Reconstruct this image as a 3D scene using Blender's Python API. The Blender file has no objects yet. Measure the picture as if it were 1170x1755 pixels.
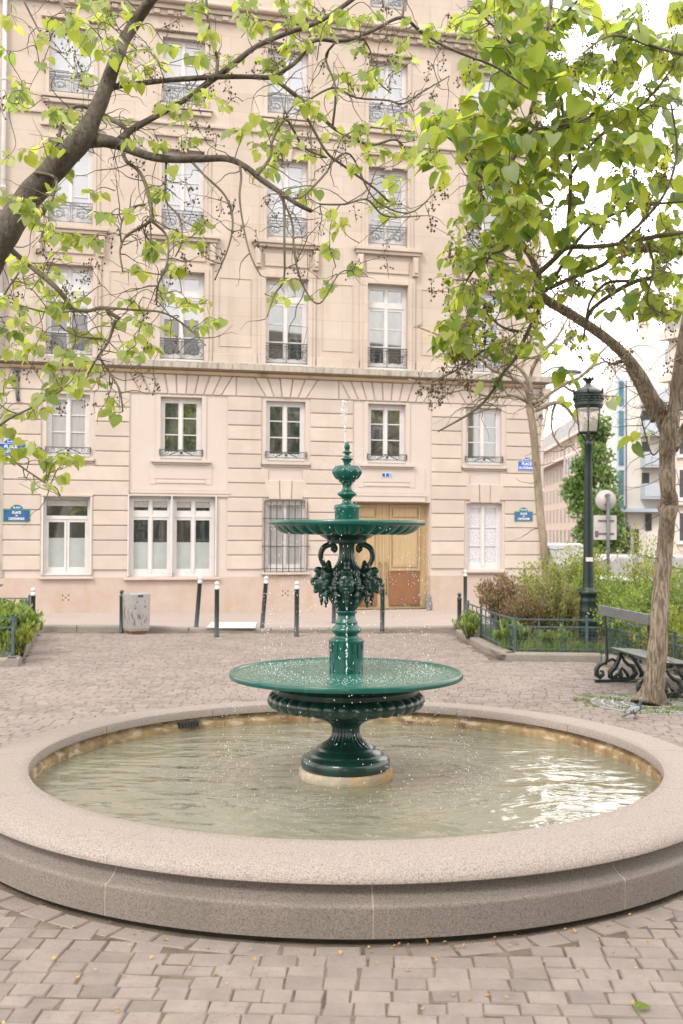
import bpy, math, random
from mathutils import Vector, Matrix, noise
random.seed(7)
S = bpy.context.scene
PI = math.pi
# ------------------------------------------------------------------ camera, world, sun
F_PX, HOR, ROLL, W_PX, H_PX = 1819.0, 912.0, 0.0048, 1170, 1755
CAM = Vector((0, 0, 1.7))
_th = math.atan((HOR - H_PX / 2) / F_PX)
cF = Vector((0, math.cos(_th), math.sin(_th)))
_R0 = Vector((1, 0, 0)); _U0 = _R0.cross(cF)
cR = _R0 * math.cos(ROLL) + _U0 * math.sin(ROLL)
cU = -_R0 * math.sin(ROLL) + _U0 * math.cos(ROLL)
cam_d = bpy.data.cameras.new('camera'); cam = bpy.data.objects.new('camera', cam_d)
S.collection.objects.link(cam)
M = Matrix((cR, cU, -cF)).transposed().to_4x4(); M.translation = CAM
cam.matrix_world = M
cam_d.sensor_fit = 'VERTICAL'; cam_d.sensor_height = 36; cam_d.lens = 36 * F_PX / H_PX
cam_d.clip_end = 2000
cam_d.dof.use_dof = True; cam_d.dof.focus_distance = 6.6; cam_d.dof.aperture_fstop = 4.0
S.camera = cam

SUN_EL, SUN_AZ = 46.0, 212.0          # azimuth measured from +Y clockwise: behind the camera, a little left
wd = bpy.data.worlds.new('World'); S.world = wd; wd.use_nodes = True
nt = wd.node_tree; bg = nt.nodes['Background']
sky = nt.nodes.new('ShaderNodeTexSky'); sky.sky_type = 'NISHITA'; sky.sun_disc = False
sky.sun_elevation = math.radians(SUN_EL); sky.sun_rotation = math.radians(SUN_AZ)
sky.air_density = 1.0; sky.dust_density = 3.0
tc = nt.nodes.new('ShaderNodeTexCoord'); cn = nt.nodes.new('ShaderNodeTexNoise')
cn.inputs['Scale'].default_value = 2.2; cn.inputs['Detail'].default_value = 6
cr = nt.nodes.new('ShaderNodeValToRGB'); cr.color_ramp.elements[0].position = .25; cr.color_ramp.elements[1].position = .6
cr.color_ramp.elements[0].color = (.72, .72, .72, 1); cr.color_ramp.elements[1].color = (1, 1, 1, 1)
mx = nt.nodes.new('ShaderNodeMixRGB'); mx.inputs[2].default_value = (12.6, 12.1, 11.7, 1)
nt.links.new(tc.outputs['Generated'], cn.inputs['Vector']); nt.links.new(cn.outputs['Fac'], cr.inputs['Fac'])
nt.links.new(cr.outputs['Color'], mx.inputs[0]); nt.links.new(sky.outputs[0], mx.inputs[1])
# bright patch added to the sky, low in front right, to whiten the water's reflection
nrm = nt.nodes.new('ShaderNodeVectorMath'); nrm.operation = 'NORMALIZE'; nt.links.new(tc.outputs['Generated'], nrm.inputs[0])
dp = nt.nodes.new('ShaderNodeVectorMath'); dp.operation = 'DOT_PRODUCT'; dp.inputs[1].default_value = Vector((.34, 1, .30)).normalized()
nt.links.new(nrm.outputs[0], dp.inputs[0])
gr = nt.nodes.new('ShaderNodeMapRange'); gr.interpolation_type = 'SMOOTHSTEP'; gr.inputs[1].default_value = .90; gr.inputs[2].default_value = 1; gr.inputs[3].default_value = 1; gr.inputs[4].default_value = 1.5
nt.links.new(dp.outputs['Value'], gr.inputs[0])
gm = nt.nodes.new('ShaderNodeVectorMath'); gm.operation = 'SCALE'; nt.links.new(mx.outputs[0], gm.inputs[0]); nt.links.new(gr.outputs[0], gm.inputs['Scale'])
nt.links.new(gm.outputs[0], bg.inputs['Color']); bg.inputs['Strength'].default_value = 0.12
sd = bpy.data.lights.new('sun', 'SUN'); sd.energy = 1.3; sd.angle = math.radians(14); sd.color = (1, .95, .88)
sun = bpy.data.objects.new('sun', sd); S.collection.objects.link(sun)
_az = math.radians(SUN_AZ); _el = math.radians(SUN_EL)
sdir = Vector((math.sin(_az) * math.cos(_el), math.cos(_az) * math.cos(_el), math.sin(_el)))
sun.rotation_euler = sdir.to_track_quat('Z', 'Y').to_euler()
S.view_settings.view_transform = 'Standard'; S.view_settings.look = 'None'
S.view_settings.exposure = 0.85; S.view_settings.gamma = 1
S.render.engine = 'CYCLES'; S.cycles.max_bounces = 7; S.cycles.transparent_max_bounces = 12

# ------------------------------------------------------------------ helpers
def ray(x, y): return cF + cR * ((x - 585) / F_PX) - cU * ((y - H_PX / 2) / F_PX)
def at(x, y, Y): r = ray(x, y); return CAM + r * (Y / r.y)
def atz(x, y, z=0.0): r = ray(x, y); return CAM + r * ((z - 1.7) / r.z)
def V(*a): return Vector(a)
def U(a, b): return random.uniform(a, b)

class MB:
    def __init__(s): s.v = []; s.f = []; s.sm = []
    def add(s, vs, fs, smooth=False):
        o = len(s.v); s.v += [tuple(v) for v in vs]
        s.f += [tuple(i + o for i in f) for f in fs]; s.sm += [smooth] * len(fs)
    def box(s, x0, x1, y0, y1, z0, z1, M=None):
        vs = [Vector((x, y, z)) for z in (z0, z1) for y in (y0, y1) for x in (x0, x1)]
        if M: vs = [M @ v for v in vs]
        s.add(vs, [(0, 2, 3, 1), (4, 5, 7, 6), (0, 1, 5, 4), (2, 6, 7, 3), (0, 4, 6, 2), (1, 3, 7, 5)])
    def prism(s, poly, y0, y1, ch=0.0):     # polygon in x-z, front at y0, back at y1; ch = chamfer of the front edge
        n = len(poly); cx = sum(p[0] for p in poly) / n; cz = sum(p[1] for p in poly) / n
        def inset(p):
            return p
        vs = [(p[0], y1, p[1]) for p in poly]
        fs = []
        if ch:
            vs += [(p[0], y0 + ch, p[1]) for p in poly]
            ins = []
            for i in range(n):
                a = Vector(poly[i - 1]); b = Vector(poly[i]); c = Vector(poly[(i + 1) % n])
                d1 = (b - a).normalized(); d2 = (c - b).normalized()
                n1 = Vector((-d1.y, d1.x)); n2 = Vector((-d2.y, d2.x)); m = (n1 + n2)
                m = m / max(.3, m.dot(n1)) * ch
                q = b + m
                if (q - Vector((cx, cz))).length > (b - Vector((cx, cz))).length: q = b - m
                ins.append(q)
            vs += [(p.x, y0, p.y) for p in ins]
            for i in range(n):
                j = (i + 1) % n
                fs.append((i, j, n + j, n + i)); fs.append((n + i, n + j, 2 * n + j, 2 * n + i))
            fs.append(tuple(range(2 * n, 3 * n)))
        else:
            vs += [(p[0], y0, p[1]) for p in poly]
            for i in range(n):
                j = (i + 1) % n; fs.append((i, j, n + j, n + i))
            fs.append(tuple(range(n, 2 * n)))
        fs.append(tuple(range(n - 1, -1, -1)))
        s.add(vs, fs)
    def tube(s, pts, rad, n=8, smooth=True, cap=True):
        pts = [Vector(p) for p in pts]
        if not hasattr(rad, '__len__'): rad = [rad] * len(pts)
        t0 = (pts[1] - pts[0]).normalized(); a = Vector((0, 0, 1)) if abs(t0.z) < .9 else Vector((1, 0, 0))
        u = t0.cross(a).normalized(); vs = []; fs = []
        for i, p in enumerate(pts):
            t = (pts[min(i + 1, len(pts) - 1)] - pts[max(i - 1, 0)]).normalized()
            u = (u - t * u.dot(t))
            u = u.normalized() if u.length > 1e-6 else t.orthogonal().normalized()
            w = t.cross(u)
            for k in range(n):
                an = 2 * PI * k / n; vs.append(p + (u * math.cos(an) + w * math.sin(an)) * rad[i])
        for i in range(len(pts) - 1):
            for k in range(n):
                k2 = (k + 1) % n
                fs.append((i * n + k, i * n + k2, (i + 1) * n + k2, (i + 1) * n + k))
        if cap:
            fs.append(tuple(range(n - 1, -1, -1))); fs.append(tuple(range((len(pts) - 1) * n, len(pts) * n)))
        s.add(vs, fs, smooth)
    def lathe(s, prof, n=48, c=(0, 0, 0), mod=None, smooth=True, a0=0.0, a1=2 * PI):
        full = abs(a1 - a0 - 2 * PI) < 1e-6; m = n if full else n + 1; vs = []; fs = []
        for i, (r, z) in enumerate(prof):
            for k in range(m):
                an = a0 + (a1 - a0) * k / n; rr, zz = (mod(r, z, an, i) if mod else (r, z))
                vs.append((c[0] + rr * math.cos(an), c[1] + rr * math.sin(an), c[2] + zz))
        for i in range(len(prof) - 1):
            for k in range(n):
                k2 = (k + 1) % m if full else k + 1
                fs.append((i * m + k, i * m + k2, (i + 1) * m + k2, (i + 1) * m + k))
        s.add(vs, fs, smooth)
        return m
    def ell(s, c, r, M=None, n=12, m=8):
        vs = []; fs = []; c = Vector(c)
        for i in range(m + 1):
            th = PI * i / m
            for k in range(n):
                an = 2 * PI * k / n
                v = Vector((r[0] * math.sin(th) * math.cos(an), r[1] * math.sin(th) * math.sin(an), r[2] * math.cos(th)))
                if M: v = M @ v
                vs.append(c + v)
        for i in range(m):
            for k in range(n):
                k2 = (k + 1) % n; fs.append((i * n + k, (i + 1) * n + k, (i + 1) * n + k2, i * n + k2))
        s.add(vs, fs, True)

def obj(name, mb, m, parent=None, smooth=None, bevel=0, autosm=None):
    me = bpy.data.meshes.new(name); me.from_pydata(mb.v, [], mb.f)
    me.polygons.foreach_set('use_smooth', [(s if smooth is None else smooth) for s in mb.sm])
    me.materials.append(m); me.update()
    o = bpy.data.objects.new(name, me); S.collection.objects.link(o)
    if parent: o.parent = parent
    if bevel:
        b = o.modifiers.new('bevel', 'BEVEL'); b.width = bevel; b.segments = 2; b.limit_method = 'ANGLE'
    return o
def thing(name, label, cat, loc=(0, 0, 0), rz=0, group=None):
    o = bpy.data.objects.new(name, None); S.collection.objects.link(o)
    o.location = loc; o.rotation_euler = (0, 0, rz); o.empty_display_size = .2
    return tag(o, label, cat, group)
def tag(o, label=None, cat=None, group=None, kind=None):
    if label: o['label'] = label
    if cat: o['category'] = cat
    if group: o['group'] = group
    if kind: o['kind'] = kind
    return o
def dup(r, label=None):
    c = r.copy(); S.collection.objects.link(c)
    if label: c['label'] = label
    for ch in list(r.children):
        d = ch.copy(); S.collection.objects.link(d); d.parent = c
        for g in ch.children:
            h = g.copy(); S.collection.objects.link(h); h.parent = d
    return c

def remesh(o, vox, smooth=2):
    m = o.modifiers.new('r', 'REMESH'); m.mode = 'VOXEL'; m.voxel_size = vox; m.use_smooth_shade = True
    if smooth:
        k = o.modifiers.new('s', 'SMOOTH'); k.iterations = smooth; k.factor = .5
    return o

def mat(name, c1, c2=None, scale=5, rough=.6, bump=0, bscale=None, spec=.5, metal=0, stretch=None, detail=5, lo=.35, hi=.65, coat=0, island=0):
    m = bpy.data.materials.new(name); m.use_nodes = True; n = m.node_tree; L = n.links
    b = n.nodes['Principled BSDF']; b.inputs['Roughness'].default_value = rough; b.inputs['Metallic'].default_value = metal
    b.inputs['Specular IOR Level'].default_value = spec; b.inputs['Coat Weight'].default_value = coat
    b.inputs['Base Color'].default_value = (*c1, 1)
    tc = n.nodes.new('ShaderNodeTexCoord'); mp = n.nodes.new('ShaderNodeMapping'); L.new(tc.outputs['Object'], mp.inputs[0])
    if stretch: mp.inputs['Scale'].default_value = stretch
    if c2:
        t = n.nodes.new('ShaderNodeTexNoise'); t.inputs['Scale'].default_value = scale; t.inputs['Detail'].default_value = detail
        t.inputs['Roughness'].default_value = .65
        r = n.nodes.new('ShaderNodeValToRGB'); r.color_ramp.elements[0].position = lo; r.color_ramp.elements[1].position = hi
        r.color_ramp.elements[0].color = (*c1, 1); r.color_ramp.elements[1].color = (*c2, 1)
        L.new(mp.outputs[0], t.inputs['Vector']); L.new(t.outputs['Fac'], r.inputs[0]); out = r.outputs[0]
        if island:
            g = n.nodes.new('ShaderNodeNewGeometry'); h = n.nodes.new('ShaderNodeMapRange')
            h.inputs[3].default_value = 1 - island; h.inputs[4].default_value = 1 + island
            x = n.nodes.new('ShaderNodeMixRGB'); x.blend_type = 'MULTIPLY'; x.inputs[0].default_value = 1
            L.new(g.outputs['Random Per Island'], h.inputs[0]); L.new(out, x.inputs[1]); L.new(h.outputs[0], x.inputs[2]); out = x.outputs[0]
        L.new(out, b.inputs['Base Color'])
    if bump:
        t = n.nodes.new('ShaderNodeTexNoise'); t.inputs['Scale'].default_value = bscale or scale * 3; t.inputs['Detail'].default_value = 6
        k = n.nodes.new('ShaderNodeBump'); k.inputs['Strength'].default_value = 1; k.inputs['Distance'].default_value = bump
        L.new(mp.outputs[0], t.inputs['Vector']); L.new(t.outputs['Fac'], k.inputs['Height']); L.new(k.outputs[0], b.inputs['Normal'])
    return m
def ramp2(m, c, scale, lo, hi, stretch=(1, 1, 1), fac=1.0):
    """a second, masked layer of dirt or speckle over the base colour"""
    n = m.node_tree; L = n.links; b = n.nodes['Principled BSDF']; src = b.inputs['Base Color'].links
    t = n.nodes.new('ShaderNodeTexNoise'); t.inputs['Scale'].default_value = scale; t.inputs['Detail'].default_value = 4
    tc = n.nodes.new('ShaderNodeTexCoord'); mp = n.nodes.new('ShaderNodeMapping'); mp.inputs['Scale'].default_value = stretch
    L.new(tc.outputs['Object'], mp.inputs[0]); L.new(mp.outputs[0], t.inputs['Vector'])
    r = n.nodes.new('ShaderNodeMapRange'); r.inputs[1].default_value = lo; r.inputs[2].default_value = hi; r.inputs[4].default_value = fac
    L.new(t.outputs['Fac'], r.inputs[0])
    x = n.nodes.new('ShaderNodeMixRGB'); L.new(r.outputs[0], x.inputs[0]); x.inputs[2].default_value = (*c, 1)
    if src: L.new(src[0].from_socket, x.inputs[1])
    else: x.inputs[1].default_value = b.inputs['Base Color'].default_value
    L.new(x.outputs[0], b.inputs['Base Color']); return m
def leafmat(name, cols, trans=.5, rough=.45):
    m = bpy.data.materials.new(name); m.use_nodes = True; n = m.node_tree; L = n.links
    b = n.nodes['Principled BSDF']; b.inputs['Roughness'].default_value = rough; b.inputs['Specular IOR Level'].default_value = .35
    g = n.nodes.new('ShaderNodeNewGeometry'); r = n.nodes.new('ShaderNodeValToRGB'); e = r.color_ramp.elements
    for i, c in enumerate(cols):
        p = i / (len(cols) - 1)
        if i == 0: e[0].position = 0; e[0].color = (*c, 1)
        elif i == len(cols) - 1: e[1 if len(e) == 2 else len(e) - 1].position = 1; e[len(e) - 1].color = (*c, 1)
        else: k = e.new(p); k.color = (*c, 1)
    L.new(g.outputs['Random Per Island'], r.inputs[0]); L.new(r.outputs[0], b.inputs['Base Color'])
    t = n.nodes.new('ShaderNodeBsdfTranslucent'); h = n.nodes.new('ShaderNodeHueSaturation'); h.inputs['Value'].default_value = 1.5
    h.inputs['Hue'].default_value = .485
    L.new(r.outputs[0], h.inputs['Color']); L.new(h.outputs[0], t.inputs[0])
    x = n.nodes.new('ShaderNodeMixShader'); x.inputs[0].default_value = trans
    L.new(b.outputs[0], x.inputs[1]); L.new(t.outputs[0], x.inputs[2]); L.new(x.outputs[0], n.nodes['Material Output'].inputs[0])
    return m
def glassy(name, col, alpha, rough=.03):
    m = bpy.data.materials.new(name); m.use_nodes = True; n = m.node_tree; L = n.links
    b = n.nodes['Principled BSDF']; b.inputs['Base Color'].default_value = (*col, 1); b.inputs['Roughness'].default_value = rough
    t = n.nodes.new('ShaderNodeBsdfTransparent'); f = n.nodes.new('ShaderNodeFresnel'); f.inputs[0].default_value = 1.5
    mr = n.nodes.new('ShaderNodeMapRange'); mr.inputs[3].default_value = alpha; mr.inputs[4].default_value = 1
    x = n.nodes.new('ShaderNodeMixShader'); L.new(f.outputs[0], mr.inputs[0]); L.new(mr.outputs[0], x.inputs[0])
    L.new(t.outputs[0], x.inputs[1]); L.new(b.outputs[0], x.inputs[2]); L.new(x.outputs[0], n.nodes['Material Output'].inputs[0])
    return m

# ------------------------------------------------------------------ materials
m_stone = mat('limestone', (.515, .445, .385), (.47, .40, .345), 2.2, .85, .003, 30, island=.07)
ramp2(m_stone, (.36, .29, .24), 3, .58, .8, (1, 1, .12), .4); ramp2(m_stone, (.44, .35, .29), .9, .52, .75, (1, 1, 2.5), .6)
def ashlar():
    m = mat('ashlar', (.53, .455, .39), (.48, .405, .345), 1.6, .85, .003, 30)
    n = m.node_tree; L = n.links; b = n.nodes['Principled BSDF']; src = b.inputs['Base Color'].links[0].from_socket
    tc = n.nodes.new('ShaderNodeTexCoord'); sp = n.nodes.new('ShaderNodeSeparateXYZ'); cb = n.nodes.new('ShaderNodeCombineXYZ')
    L.new(tc.outputs['Object'], sp.inputs[0]); L.new(sp.outputs[0], cb.inputs[0]); L.new(sp.outputs[2], cb.inputs[1])
    k = n.nodes.new('ShaderNodeTexBrick'); k.inputs['Color1'].default_value = (1, 1, 1, 1); k.inputs['Color2'].default_value = (.9, .885, .87, 1)
    k.inputs['Mortar'].default_value = (.8, .76, .70, 1); k.inputs['Scale'].default_value = 1; k.inputs['Mortar Size'].default_value = .005
    k.inputs['Brick Width'].default_value = .95; k.inputs['Row Height'].default_value = .38; L.new(cb.outputs[0], k.inputs[0])
    x = n.nodes.new('ShaderNodeMixRGB'); x.blend_type = 'MULTIPLY'; x.inputs[0].default_value = 1
    L.new(src, x.inputs[1]); L.new(k.outputs[0], x.inputs[2]); L.new(x.outputs[0], b.inputs['Base Color']); return m
m_ash = ashlar(); ramp2(m_ash, (.36, .30, .25), 2.4, .56, .78, (1, 1, .12), .45); ramp2(m_ash, (.50, .37, .26), .7, .55, .8, (1, 1, 3), .4)
m_plaster = mat('plaster', (.53, .46, .41), (.50, .43, .38), 1.5, .85, .001, 20)
m_plinth = mat('plinth_stone', (.46, .375, .325), (.42, .32, .27), 1.8, .85, .004, 20)
ramp2(m_plinth, (.40, .30, .18), 4, .55, .72, (1, 1, .4), .6)
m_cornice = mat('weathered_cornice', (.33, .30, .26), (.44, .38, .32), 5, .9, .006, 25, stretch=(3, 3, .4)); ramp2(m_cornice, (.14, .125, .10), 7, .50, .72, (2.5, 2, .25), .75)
m_moulding = mat('stained_moulding', (.50, .38, .24), (.46, .36, .27), 3, .85, .003, 25); ramp2(m_moulding, (.26, .16, .08), 3, .6, .75, (1, 1, 1), .7)
m_white = mat('white_paint', (.62, .595, .585), (.56, .54, .53), 4, .45)
m_pipe = mat('pipe_paint', (.60, .54, .50), (.54, .48, .44), 3, .5)
m_glass = mat('window_glass', (.022, .030, .028), (.085, .085, .08), 2.2, .02, spec=1.0, coat=.6, stretch=(3, 1, .8), lo=.45, hi=.6)
m_glass.node_tree.nodes['Principled BSDF'].inputs['IOR'].default_value = 2.0
m_glass2 = mat('window_glass_painted_sky', (.25, .26, .30), (.17, .18, .205), 1.1, .03, spec=1.0, coat=1.0)  # pale base colour stands in for sky mirrored in the upper panes
m_glass2.node_tree.nodes['Principled BSDF'].inputs['IOR'].default_value = 1.9
m_frost = mat('frosted_film', (.32, .35, .34), (.38, .41, .40), 3, .22, spec=.6)
m_curtain = mat('net_curtain', (.42, .40, .395), (.30, .285, .285), 7, .5, stretch=(9, 1, .3), coat=.5)
m_lace = mat('lace_curtain', (.74, .73, .76), (.28, .28, .31), 60, .6, coat=.3, lo=.45, hi=.55)
m_iron = mat('wrought_iron', (.035, .042, .042), (.06, .07, .068), 20, .5)
m_iron2 = mat('grey_iron', (.12, .125, .135), (.16, .165, .17), 20, .5)
m_wood = mat('oak_door', (.45, .33, .19), (.38, .27, .145), 3, .45, .001, 30, stretch=(6, 6, .6))
m_kick = mat('brown_kick_plate', (.24, .11, .055), (.20, .09, .045), 8, .4)
m_pave = mat('sett_stone', (.25, .204, .18), (.195, .16, .143), 7, .72, .0035, 70, island=.15)
ramp2(m_pave, (.16, .135, .12), 26, .56, .72, (1, 1, 1), .5); ramp2(m_pave, (.27, .225, .20), 1.2, .45, .7, (1, 1, 1), .7)
m_joint = mat('joint_sand', (.19, .15, .12), (.075, .055, .038), 4, .95, .006, 80, detail=8); ramp2(m_joint, (.11, .12, .03), 2.2, .60, .72, (1, 1, 1), .8)
m_asph = mat('worn_asphalt', (.37, .31, .28), (.34, .285, .255), .8, .9, .003, 150)
m_kerb = mat('granite_kerb', (.27, .24, .215), (.20, .175, .155), 40, .8, .003, 60); ramp2(m_kerb, (.18, .155, .13), 3, .5, .8, (1, 1, 1), .5)
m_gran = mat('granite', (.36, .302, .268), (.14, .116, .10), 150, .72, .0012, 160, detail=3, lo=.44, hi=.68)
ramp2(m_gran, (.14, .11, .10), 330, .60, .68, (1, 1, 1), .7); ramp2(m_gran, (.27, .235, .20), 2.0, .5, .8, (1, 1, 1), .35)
m_gran2 = mat('granite_shaded', (.235, .20, .172), (.095, .08, .069), 150, .78, .0012, 160, detail=3, lo=.42, hi=.68)  # drum granite, darkened in colour for the shade on its face
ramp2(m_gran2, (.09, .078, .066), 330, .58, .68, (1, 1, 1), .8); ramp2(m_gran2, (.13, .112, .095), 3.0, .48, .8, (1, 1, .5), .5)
m_mortar = mat('lime_mortar', (.40, .34, .28), (.30, .25, .20), 12, .9, .002, 60)
m_ochre = mat('ochre_stained_wall', (.40, .285, .14), (.17, .10, .045), 7, .7, .004, 30, stretch=(1, 1, .35)); ramp2(m_ochre, (.55, .44, .30), 9, .52, .66, (1, 1, 2.5), .9)
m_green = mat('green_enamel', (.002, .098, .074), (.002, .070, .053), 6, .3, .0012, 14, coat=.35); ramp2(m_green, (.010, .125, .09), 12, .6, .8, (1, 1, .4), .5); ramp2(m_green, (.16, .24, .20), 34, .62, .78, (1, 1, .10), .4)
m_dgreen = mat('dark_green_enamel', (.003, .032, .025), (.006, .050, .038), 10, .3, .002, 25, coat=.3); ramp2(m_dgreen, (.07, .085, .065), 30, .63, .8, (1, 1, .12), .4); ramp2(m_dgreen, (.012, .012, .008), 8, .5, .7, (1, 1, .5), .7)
m_plcon = mat('limescaled_concrete', (.48, .40, .27), (.28, .26, .24), 12, .8, .006, 40); ramp2(m_plcon, (.42, .25, .08), 5, .5, .7, (1, 1, .3), .9)
m_bgreen = mat('black_green_paint', (.012, .020, .019), (.02, .034, .03), 12, .33, coat=.25)
m_lamp = mat('lamp_green_paint', (.005, .014, .011), (.009, .024, .019), 14, .4)
m_lcap = mat('lamp_cap_metal', (.07, .075, .075), (.12, .12, .12), 10, .4)
m_plank = mat('grey_green_plank', (.10, .115, .12), (.16, .165, .17), 6, .5, stretch=(1, 1, 5))
m_fence = mat('fence_paint', (.04, .075, .085), (.09, .125, .135), 15, .4)
m_bark = mat('smooth_bark', (.115, .092, .07), (.055, .042, .032), 40, .85, .012, 55, stretch=(1, 1, .5)); ramp2(m_bark, (.22, .22, .13), 6, .55, .7, (1, 1, 1), .6)
m_bark2 = mat('furrowed_bark', (.34, .275, .205), (.15, .115, .08), 46, .9, .05, 40, stretch=(1, 1, .12), lo=.44, hi=.58, detail=3); ramp2(m_bark2, (.24, .19, .13), 5, .5, .75, (1, 1, .4), .7)
m_bark3 = mat('pale_bark', (.30, .245, .18), (.20, .155, .11), 12, .85, .006, 25, stretch=(1, 1, .4))
m_twig = mat('twig_bark', (.10, .085, .05), (.16, .13, .09), 10, .8)
m_seed = mat('seed_capsule', (.10, .06, .035), (.17, .11, .065), 30, .7)
m_leafL = leafmat('leaf_lime', [(.26, .34, .05), (.34, .42, .06), (.42, .47, .12), (.18, .28, .07), (.38, .43, .20), (.30, .38, .05)], .65)
m_leafR = leafmat('leaf_green', [(.10, .19, .04), (.16, .25, .04), (.28, .36, .04), (.40, .46, .06), (.18, .29, .05), (.36, .43, .06), (.28, .34, .20), (.34, .41, .05)], .62)
m_leafS = leafmat('shrub_leaf', [(.18, .24, .04), (.32, .36, .06), (.12, .19, .05), (.42, .42, .09)], .4)
m_leafG = leafmat('shrub_green', [(.08, .15, .04), (.15, .25, .05), (.22, .31, .07), (.36, .38, .08)], .4)
m_leafO = leafmat('shrub_olive', [(.23, .24, .08), (.31, .30, .12), (.17, .20, .07)], .35)
m_leafB = leafmat('shrub_russet', [(.17, .075, .05), (.20, .13, .075), (.22, .18, .08), (.16, .17, .05)], .3)
m_leafD = leafmat('far_tree_leaf', [(.07, .14, .04), (.13, .22, .06), (.20, .28, .08)], .35)
m_soil = mat('soil', (.10, .075, .05), (.16, .13, .07), 8, .95, .02, 30)
m_drop = mat('water_drop', (.85, .86, .87), None, rough=.08, spec=.8)

# ------------------------------------------------------------------ setting: ground, street, kerb
PC = V((594.2 - 585) / F_PX * 6.69, 6.69, 0)           # fountain axis
PHI = math.atan(.24); FO = V(0, 22.0, 0)
ex = V(math.cos(PHI), math.sin(PHI), 0); ny = V(-math.sin(PHI), math.cos(PHI), 0)
def fw(s, d, z): return FO + ex * s + ny * d + V(0, 0, z)   # facade-local (along, into wall, up) -> world

g = MB(); g.box(-300, 400, -150, 600, -.6, -.0045); tag(obj('ground', g, m_joint), kind='structure')
# street and sidewalk sheet in front of the building; its plaza-side edge is a granite kerb
ka = [V(-14, 17.75, 0), V(-3.5, 17.95, 0), V(-2.6, 18.15, 0), V(-1.2, 18.3, 0), V(.8, 18.55, 0), V(2.0, 18.75, 0), V(4.6, 19.4, 0)]
g = MB(); vs = []; fs = []
zk = [.10, .10, .05, .03, .035, .045, .04]
for p, z in zip(ka, zk):
    vs.append((p.x, p.y + .1, z)); vs.append((p.x, p.y + 14, .1))
vs += [(7, 21.5, .04), (60, 30, .04), (60, 300, .04), (7, 300, .1)]
for i in range(len(ka) - 1): fs.append((2 * i, 2 * i + 2, 2 * i + 3, 2 * i + 1))
n0 = len(ka) * 2
fs += [(n0 - 2, n0, n0 + 3, n0 - 1)]
g.add(vs, fs); tag(obj('sidewalk', g, m_asph), kind='structure')
g = MB(); g.add([(4.4, 15, -.006), (60, 8, -.006), (400, 60, -.006), (400, 590, -.006), (5, 590, -.006), (4.4, 19, -.006)], [(0, 1, 2, 3, 4, 5)])
tag(obj('road', g, m_asph), kind='structure')
def ribbon(mb, pts, w0, w1, zs0, zs1):
    """a kerb run: section from offset w0 to w1 (to the left), with a rounded arris"""
    n = len(pts); vs = []; fs = []
    for i, p in enumerate(pts):
        t = (pts[min(i + 1, n - 1)] - pts[max(i - 1, 0)]).normalized(); nn = V(-t.y, t.x, 0)
        z0 = zs0[i] if hasattr(zs0, '__len__') else zs0; z1 = zs1[i] if hasattr(zs1, '__len__') else zs1
        r = min(.03, (z1 - z0) * .5 + .004)
        for off, z in ((w0, z0), (w0, z1 - r), (w0 + r * .3, z1 - r * .3), (w0 + r, z1), (w1 - r, z1), (w1 - r * .3, z1 - r * .3), (w1, z1 - r), (w1, z0)):
            q = p + nn * off; vs.append((q.x, q.y, z))
    for i in range(n - 1):
        for k in range(7): fs.append((i * 8 + k, (i + 1) * 8 + k, (i + 1) * 8 + k + 1, i * 8 + k + 1))
    fs.append(tuple(range(7, -1, -1))); fs.append(tuple(range((n - 1) * 8, n * 8)))
    mb.add(vs, fs)
g = MB()
for i in range(len(ka) - 1):
    a, b = ka[i], ka[i + 1]; L = (b - a).length; k = max(1, round(L / 1.0))
    for j in range(k):
        p = a.lerp(b, (j + .006) / k); q = a.lerp(b, (j + .994) / k)
        z1 = zk[i] + (zk[i + 1] - zk[i]) * j / k; z2 = zk[i] + (zk[i + 1] - zk[i]) * (j + 1) / k
        ribbon(g, [p, q], 0, .16, -.02, [z1 + .008, z2 + .008])
tag(obj('street_kerb', g, m_kerb), kind='structure')
# white painted bars of a crossing
mk = MB(); mk.add([(*atz(362, 1068, .045).xy, .064), (*atz(440, 1068, .045).xy, .064), (*atz(437, 1077, .045).xy, .050), (*atz(352, 1077, .045).xy, .050)], [(3, 2, 1, 0)])
m_mark = mat('road_paint', (.66, .62, .58), (.58, .54, .50), 8, .8)
tag(obj('crossing_marking', mk, m_mark), kind='structure')

# paving setts: each a small jittered, slightly domed block
def in_bed(x, y):
    if x > 1.80 and y > 14.05 and x > 2.02 - .06 * (y - 14.1): return True
    if x > 3.36 and y > 11.3 + 0: return x > 3.36 + (14.2 - y) * .085 if y < 14.2 else True
    if x < -4.0 and y > 13.3: return x < -4.0 - .24 * (y - 13.3)
    return False
GR = V(3.12, 10.62, 0)
pv = MB(); PV = []; PF = []
def sett(c, u, w, a, b, h):
    """c centre, u/w unit axes, a/b half sizes"""
    o = len(PV); j = .005; q = []
    for sx, sy in ((-1, -1), (1, -1), (1, 1), (-1, 1)):
        q.append(c + u * (sx * a + U(-j, j)) + w * (sy * b + U(-j, j)))
    for p in q: PV.append((p.x, p.y, -.02))
    for p in q: PV.append((p.x, p.y, h - .0055))
    tl = U(-.0025, .0025)
    for k, p in enumerate(q):
        r = p.lerp(c, .08); PV.append((r.x, r.y, h + (tl if k < 2 else -tl)))
    for k in range(4):
        l = (k + 1) % 4
        PF.append((o + k, o + l, o + 4 + l, o + 4 + k)); PF.append((o + 4 + k, o + 4 + l, o + 8 + l, o + 8 + k))
    PF.append((o + 8, o + 9, o + 10, o + 11))
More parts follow.
